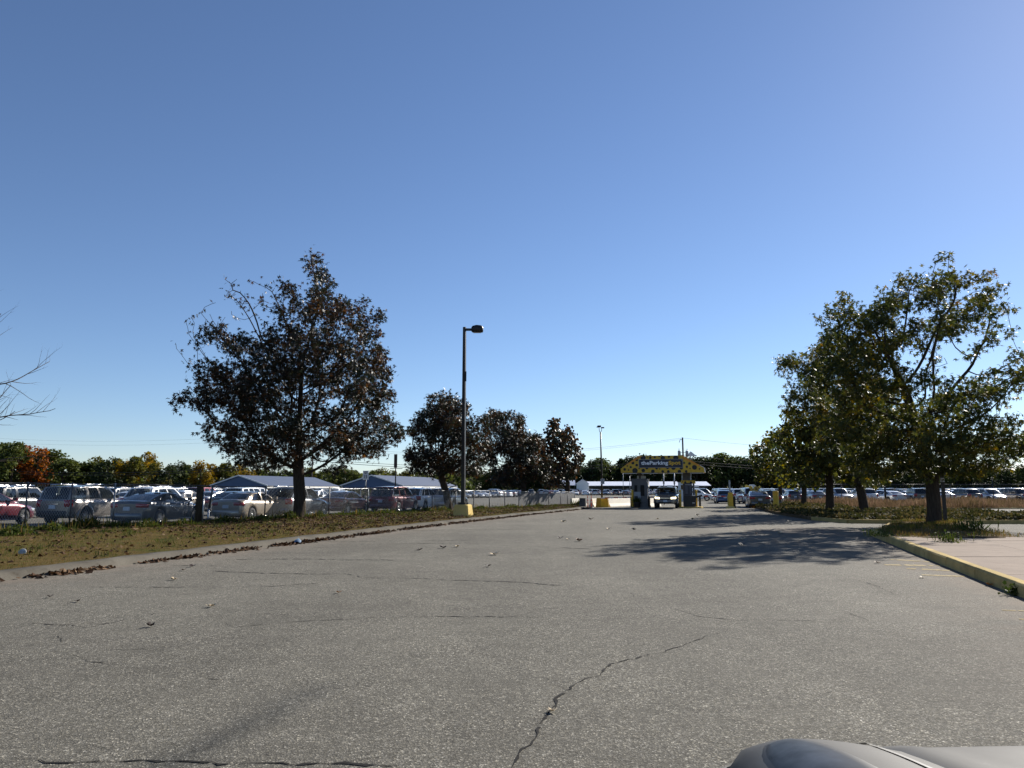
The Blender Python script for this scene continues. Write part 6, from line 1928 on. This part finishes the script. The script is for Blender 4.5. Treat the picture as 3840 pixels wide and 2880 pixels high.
# ------------------------------------------------------------ carports and sheds
def carport(x, y, az, W_, L_, ze, zp, label):
    o = thing('carport', label, 'carport', (x, y, 0), R(-az), 'blue gabled carports')
    hw_ = W_ / 2
    mb = MB(); mb.prism([(-hw_ + .1, ze - .45), (hw_ - .1, ze - .45), (hw_ - .1, ze - .02), (0, zp - .06), (-hw_ + .1, ze - .02)], 0.0, .12, 'y'); mb.build('gable', M_bluewall, o)
    for sg in (-1, 1):
        mb = MB(); mb.add([(0, -.25, zp), (sg * (hw_ + .2), -.25, ze - .03), (sg * (hw_ + .2), L_, ze - .03), (0, L_, zp), (0, -.25, zp - .08), (sg * (hw_ + .2), -.25, ze - .11), (sg * (hw_ + .2), L_, ze - .11), (0, L_, zp - .08)],
                          [(0, 1, 2, 3), (7, 6, 5, 4), (0, 4, 5, 1), (1, 5, 6, 2), (2, 6, 7, 3)]); mb.build('roof_slope', M_blueroof, o)
        mb = MB(); mb.add([(0, -.31, zp + .06), (sg * (hw_ + .3), -.31, ze + .02), (sg * (hw_ + .3), -.31, ze - .20), (0, -.31, zp - .16), (0, -.24, zp + .06), (sg * (hw_ + .3), -.24, ze + .02), (sg * (hw_ + .3), -.24, ze - .20), (0, -.24, zp - .16)],
                          [(0, 1, 2, 3), (7, 6, 5, 4), (0, 4, 5, 1), (1, 5, 6, 2), (2, 6, 7, 3)]); mb.build('barge_board', M_sign, o)
        mb = MB(); mb.box((sg * (hw_ + .12), L_ / 2, ze - .36), (.1, L_, .34)); mb.build('fascia', M_white, o)
        n = 9
        for k in range(n):
            mb = MB(); mb.box((sg * (hw_ - .1), .2 + (L_ - .4) * k / (n - 1), (ze - .5) / 2), (.16, .16, ze - .5)); mb.build('column', M_white, o)
    mb = MB(); mb.box((0, L_ - .1, (ze - .3) / 2), (W_ - .3, .1, ze - .3)); mb.build('back_wall', M_siding, o)
    return o
carport(-49.3, 140, 15, 11.4, 27, 2.35, 4.15, 'left blue-gabled carport behind the beige sedan')
carport(-25.5, 141, 15, 11.9, 30, 2.35, 4.2, 'right blue-gabled carport behind the speed limit sign')
wc = thing('carport', 'long low white-roofed carport behind the toll gate', 'carport', (24.6, 250, 0))
for k in range(12):
    mb = MB(); x0, x1 = k * 3.3, k * 3.3 + 3.28
    mb.add([(x0, 0, 2.9), (x1, 0, 2.9), (x1, 6, 4.25), (x0, 6, 4.25), (x0, 0, 2.78), (x1, 0, 2.78), (x1, 6, 4.13), (x0, 6, 4.13)], [(0, 1, 2, 3), (7, 6, 5, 4), (0, 4, 5, 1), (1, 5, 6, 2), (2, 6, 7, 3), (3, 7, 4, 0)])
    mb.build('roof_sheet', M_whiteroof, wc)
    mb = MB(); mb.box((x0 + .1, .3, 1.4), (.15, .15, 2.8)); mb.build('column', M_trim, wc)
mb = MB(); mb.box((19.8, 5.9, 1.9), (39.6, .12, 3.8)); mb.build('back_wall', plain('dark_backing', (.05, .055, .055), .7), wc)  # plain dark sheet across the back, below the roof sheets
sh = thing('shed', 'small pale clapboard shed with white gable roof left of the far lamp', 'shed', (22.2, 244, 0), R(-6))
mb = MB(); mb.prism([(-1.9, 0), (1.9, 0), (1.9, 3.5), (0, 4.75), (-1.9, 3.5)], 0, 5.0, 'y'); mb.build('walls', M_siding, sh)
for k in range(11):
    mb = MB(); mb.box((0, -.02, .18 + k * .31), (3.8, .05, .24)); mb.build('clapboard', M_siding, sh)
for sg in (-1, 1):
    mb = MB(); mb.add([(0, -.2, 4.9), (sg * 2.2, -.2, 3.42), (sg * 2.2, 5.2, 3.42), (0, 5.2, 4.9), (0, -.2, 4.8), (sg * 2.2, -.2, 3.32), (sg * 2.2, 5.2, 3.32), (0, 5.2, 4.8)], [(0, 1, 2, 3), (7, 6, 5, 4), (0, 4, 5, 1), (1, 5, 6, 2), (2, 6, 7, 3)]); mb.build('roof_slope', M_whiteroof, sh)
lr = thing('lean_to', 'white-roofed lean-to attached left of the clapboard shed', 'shed', (18.0, 246, 0))
mb = MB(); mb.add([(-3.5, 0, 3.0), (2.2, 0, 3.0), (2.2, 3, 4.6), (-2.6, 3, 4.6), (-3.5, 0, 2.9), (2.2, 0, 2.9), (2.2, 3, 4.5), (-2.6, 3, 4.5)], [(0, 1, 2, 3), (7, 6, 5, 4), (0, 4, 5, 1), (1, 5, 6, 2), (2, 6, 7, 3), (3, 7, 4, 0)]); mb.build('roof', M_whiteroof, lr)
for x in (-3.2, -.6, 1.9):
    mb = MB(); mb.box((x, .2, 1.45), (.15, .15, 2.9)); mb.build('column', M_trim, lr)
for i, (x, y, s_) in enumerate([(62, 200, 1), (72, 200, 1), (40, 235, 1), (48, 236, 1), (56, 236, 1)]):
    o = thing('row_sign', ['left pale row sign right of the toll gate', 'right pale row sign right of the toll gate', 'pale row sign left of the toll booth', 'pale row sign behind the toll booth', 'pale row sign behind the oncoming SUV'][i], 'sign', (x, y, 0), 0, 'pale row signs in the far lot')
    mb = MB(); mb.box((0, 0, 2.6), (1.7, .06, .6)); mb.build('sign_plate', M_sign, o)
    mb = MB(); mb.box((0, .06, 1.2), (.08, .08, 2.4)); mb.build('post', M_galv, o)

# ------------------------------------------------------------ poles and wires
UP = (34.8, 157.0)
o = thing('utility_pole', 'wooden utility pole with twin transformers rising behind the canopy', 'pole', (*UP, 0))
mb = MB(); mb.tube([(0, 0, -.1), (0, 0, 12.1)], [.22, .15], 10); mb.build('pole', M_polewood, o)
for sg in (-1, 1):
    mb = MB(); mb.lathe([(0, 8.15), (.30, 8.2), (.30, 9.3), (.26, 9.4), (0, 9.42)], 14, (sg * .78, -.1, 0)); t_ = mb.build('transformer', M_transf, o)
    for q in (-.12, .1):
        mb = MB(); mb.lathe([(.03, 9.4), (.05, 9.5), (.03, 9.6), (.05, 9.7), (.02, 9.85)], 8, (sg * .78 + q, -.1, 0)); mb.build('bushing', M_white, t_)
    mb = MB(); mb.box((sg * .35, -.05, 9.05), (.5, .08, .08)); mb.box((sg * .35, -.05, 8.5), (.5, .08, .08)); mb.build('bracket', M_trim, o)
mb = MB(); mb.tube([(0, 0, 11.6), (-.5, -.1, 11.75)], .05, 6); mb.build('cutout_arm', M_trim, o)
for k in range(3):
    mb = MB(); mb.tube([(-.45 - .1 * k, -.1, 11.8 - .2 * k), (-.62 - .05 * k, -.15, 11.35 - .15 * k)], .05, 6); mb.build('fuse_cutout', M_sign, o)
mb = MB(); mb.tube([(0, 0, 7.3), (.9, -.05, 6.9), (1.3, -.05, 6.6)], .05, 6); mb.build('cable_bundle', M_black, o)
fl = thing('flood_light', 'floodlight on a short mast just right of the utility pole', 'lamp', (36.3, 157.2, 0))
mb = MB(); mb.tube([(0, 0, 0), (0, 0, 8.3)], .1, 8); mb.build('mast', M_polewood, fl)
mb = MB(); mb.prism([(-.35, 8.3), (1.2, 8.35), (.7, 8.75), (.1, 9.25), (-.3, 8.8)], -.35, .35, 'y'); mb.build('lamp_head', M_sign, fl)
mb = MB(); mb.box((-.2, 0, 7.4), (.3, .25, .7)); mb.build('control_box', M_transf, fl)
def wire(p0, p1, sag, r, label, group='overhead wires'):
    n = 18; pts = []
    for k in range(n + 1):
        t = k / n; pts.append((lerp(p0[0], p1[0], t), lerp(p0[1], p1[1], t), lerp(p0[2], p1[2], t) - 4 * sag * t * (1 - t)))
    mb = MB(); mb.tube(pts, r, 4, cap=False)
    tag(mb.build('power_line', M_black if r > .03 else M_trim, None, fix=False), label, 'wire', group)
def pole2(x, y, h, label):
    o = thing('utility_pole', label, 'pole', (x, y, 0), 0, 'wooden utility poles')
    mb = MB(); mb.tube([(0, 0, -.1), (0, 0, h)], [.2, .14], 8); mb.build('pole', M_polewood, o)
    mb = MB(); mb.box((0, 0, h - .4), (2.0, .1, .12)); mb.build('crossarm', M_polewood, o)
LPX = (-46.0, 178.0)
pole2(*LPX, 12, 'slender utility pole among the trees behind the blue carports')
pole2(-150, 205, 12, 'utility pole beyond the left edge of the lot')
pole2(125, 160, 12, 'utility pole beyond the right lot')
wire((34.8, 157, 12.0), (*LPX, 11.8), 2.6, .016, 'thin top wire from the utility pole to the left')
wire((34.5, 157, 11.7), (LPX[0] - .6, LPX[1], 11.5), 2.7, .012, 'second thin wire just below the top left wire')
wire((34.8, 157, 7.4), (*LPX, 8.6), 1.6, .04, 'thick black cable running left behind the canopy')
wire((34.8, 157, 6.9), (*LPX, 8.2), 1.7, .05, 'lower thick black cable running left behind the canopy')
wire((34.8, 157, 12.0), (125, 160, 11.8), 2.6, .016, 'thin top wire from the utility pole to the right')
wire((34.8, 157, 8.3), (125, 160, 9.0), 2.0, .025, 'middle wire from the utility pole to the right')
wire((34.8, 157, 7.4), (125, 160, 8.4), 2.3, .04, 'thick black cable from the utility pole to the right')
wire((34.8, 157, 6.9), (125, 160, 7.8), 2.3, .045, 'lowest thick cable from the utility pole to the right')
wire((LPX[0], LPX[1], 8.2), (-150, 195, 7.9), 2.5, .05, 'upper black cable in front of the left wood')
wire((LPX[0], LPX[1], 7.6), (-150, 194, 7.2), 2.4, .045, 'lower black cable in front of the left wood')
wire((LPX[0], LPX[1], 15.0), (-150, 205, 16.0), 2.0, .012, 'faint high wire in the left sky')
wire((LPX[0], LPX[1], 14.0), (-150, 205, 15.0), 2.0, .012, 'second faint high wire in the left sky')

# ------------------------------------------------------------ right fence
rf = thing('boundary_fence', 'tall dark wire fence in front of the right lot', 'fence', (32, 87, 0))
rx = [32.0, 36.9, 41.8, 46.4, 49.1, 53.9, 58.6, 63.4, 68.0]
for i, x in enumerate(rx):
    mb = MB(); big_ = i in (2,)
    mb.tube([(x - 32, 0, -.1), (x - 32, 0, 2.2 if not i == 5 else 2.9)], .12 if big_ else .045, 8); mb.build('post', M_pole, rf)
    if i < len(rx) - 1:
        mb = MB(); mb.tube([(x - 32, 0, 2.12), (rx[i + 1] - 32, 0, 2.12)], .03, 6); mb.build('top_rail', M_fpost, rf)
        v, f = chain_mesh(x - 32, 0, rx[i + 1] - 32, 0.0001, .1, 2.1, .16, .0035)
        o = link('wire_mesh', np_mesh('wire_mesh', v, f, M_fpost), rf); o['kind'] = 'stuff'
cab_ = thing('utility_post', 'grey metal post with a bright cover hugging the big olive maple trunk', 'post', (17.55, 31.6, .15))
mb = MB(); mb.box((0, 0, 1.0), (.10, .12, 2.0)); mb.build('post', M_pole, cab_)
mb = MB(); mb.box((.02, -.03, 2.3), (.18, .14, .7)); mb.build('cover', M_fpost, cab_)
mb = MB(); mb.box((-.05, -.07, 1.75), (.14, .10, .16)); mb.build('meter', M_galv, cab_)

# ------------------------------------------------------------ the camera car's own front corner at lower right
CAR['own'] = dict(L=4.55, W=1.82, H=1.46, wr=.33, ax=(1.40, -1.30), sill=.18, top=[(-2.27, .92), (-2.2, 1.0), (-.9, 1.0), (.9, .99), (1.25, .925), (1.9, .83), (2.1, .775), (2.2, .715), (2.275, .62)],
                  gh=(1.12, .2, -1.0, -1.8), belt=.98, pil=[(.05, .46), (.51, .86)], hatch=False)
M_lamp = plain('headlamp_glass', (.035, .036, .038), .4, 0, .7, 9, 0.0, 0.2)
COLS['champagne'] = plain('paint_champagne', (0.066, 0.064, 0.060), .6, 0.0, .05, 3, coat=0.03, spec=0.15)
own = car('own', 'champagne', 1.285, 0.08, 1.0, 'grey car whose front wing, headlight and bonnet edge show at lower right')
own.name = 'grey_car'
def own_top(x, y):
    c = CAR['own']; L = c['L']; f = (x + L / 2) / L
    w = c['W'] / 2 * ((0.80 + 0.20 * math.sin(math.pi / 2 * (1 - f) / 0.20)) if f > .8 else 1)
    e = L / 2 - x
    sh = 1.0 if e > .1 else .93 + .07 * e / .1
    w *= sh; zt = interp(x, c['top']) - (1 - sh) * .225
    a_ = abs(y) / w
    return float(np.interp(a_, [0, .55, .90, .965, .992, 1.0], [zt + .028, zt + .018, zt - .015, zt - .07, zt - .20, zt - .45])), w
def wing(x, y):
    z, w = own_top(x, y)
    sx = max(0.0, math.sin(math.pi * min(1, max(0, (x - 1.15) / 1.16)))) ** .8
    return z + .070 * sx * math.exp(-((abs(y) - .66) / (.135 if abs(y) > .66 else .24)) ** 2), w
for sg in (1, -1):
    G = []
    for i in range(21):
        x = 1.16 + 1.10 * i / 20; row = []
        _, w_ = own_top(x, 0)
        for k in range(15):
            y = lerp(.30, w_ * .985, k / 14)
            z, _ = wing(x, y)
            row.append((x, sg * y, z + .004 - (.02 if k in (0, 14) or i in (0, 20) else 0)))
        G.append(row)
    mb = MB(); mb.grid(G); p_ = mb.build('front_wing', P_NEUTRAL, own); setpaint(p_, COLS['champagne'])
# bonnet panel with a rolled edge
G = []
for i in range(15):
    s = i / 14; x = 1.02 + 1.13 * s; row = []
    hwid = .46 - .03 * s
    for k in range(17):
        u = -1 + 2 * k / 16; y = hwid * u
        z, _ = own_top(x, y)
        rise = .022 * (1 - abs(u) ** 10) * (1 - s ** 18) + .010 * math.exp(-((abs(u) - .80) / .08) ** 2)
        row.append((x, y, z + rise - .008 * (abs(u) > .99)))
    G.append(row)
mb = MB(); mb.grid(G); p_ = mb.build('bonnet', P_NEUTRAL, own); setpaint(p_, COLS['champagne'])
for sg in (1, -1):
    gp_ = MB(); prev = None
    for i in range(15):
        s = i / 14; x = 1.02 + 1.13 * s; y = .46 - .03 * s
        z0, _ = own_top(x, y); row = [(x, sg * (y + d_), wing(x, y + d_)[0] + .0075) for d_ in (-.004, .012)]
        if prev: gp_.add([prev[0], prev[1], row[1], row[0]], [(0, 1, 2, 3)])
        prev = row
    gp_.build('panel_gap', M_black, own, fix=False)
    def pod(scale, off):
        G = []
        for i in range(13):
            s = i / 12; xx = 1.36 + .52 * s
            yc = .66 + .025 * s; wd = (.006 + .088 * (1 - s ** 5)) * scale
            row = []
            for k in range(9):
                u = -1 + 2 * k / 8; y = yc + wd * u
                z, _ = wing(xx, y)
                row.append((xx + (scale - 1) * .2 * (s - .5), sg * y, z + off - (.012 if abs(u) > .99 or i in (0, 12) else 0)))
            G.append(row)
        m = MB(); m.grid(G); return m
    sr_ = pod(1.10, .007).build('headlight_surround', M_trim, own)
    pod(1.0, .010).build('headlight_cover', M_lamp, sr_)
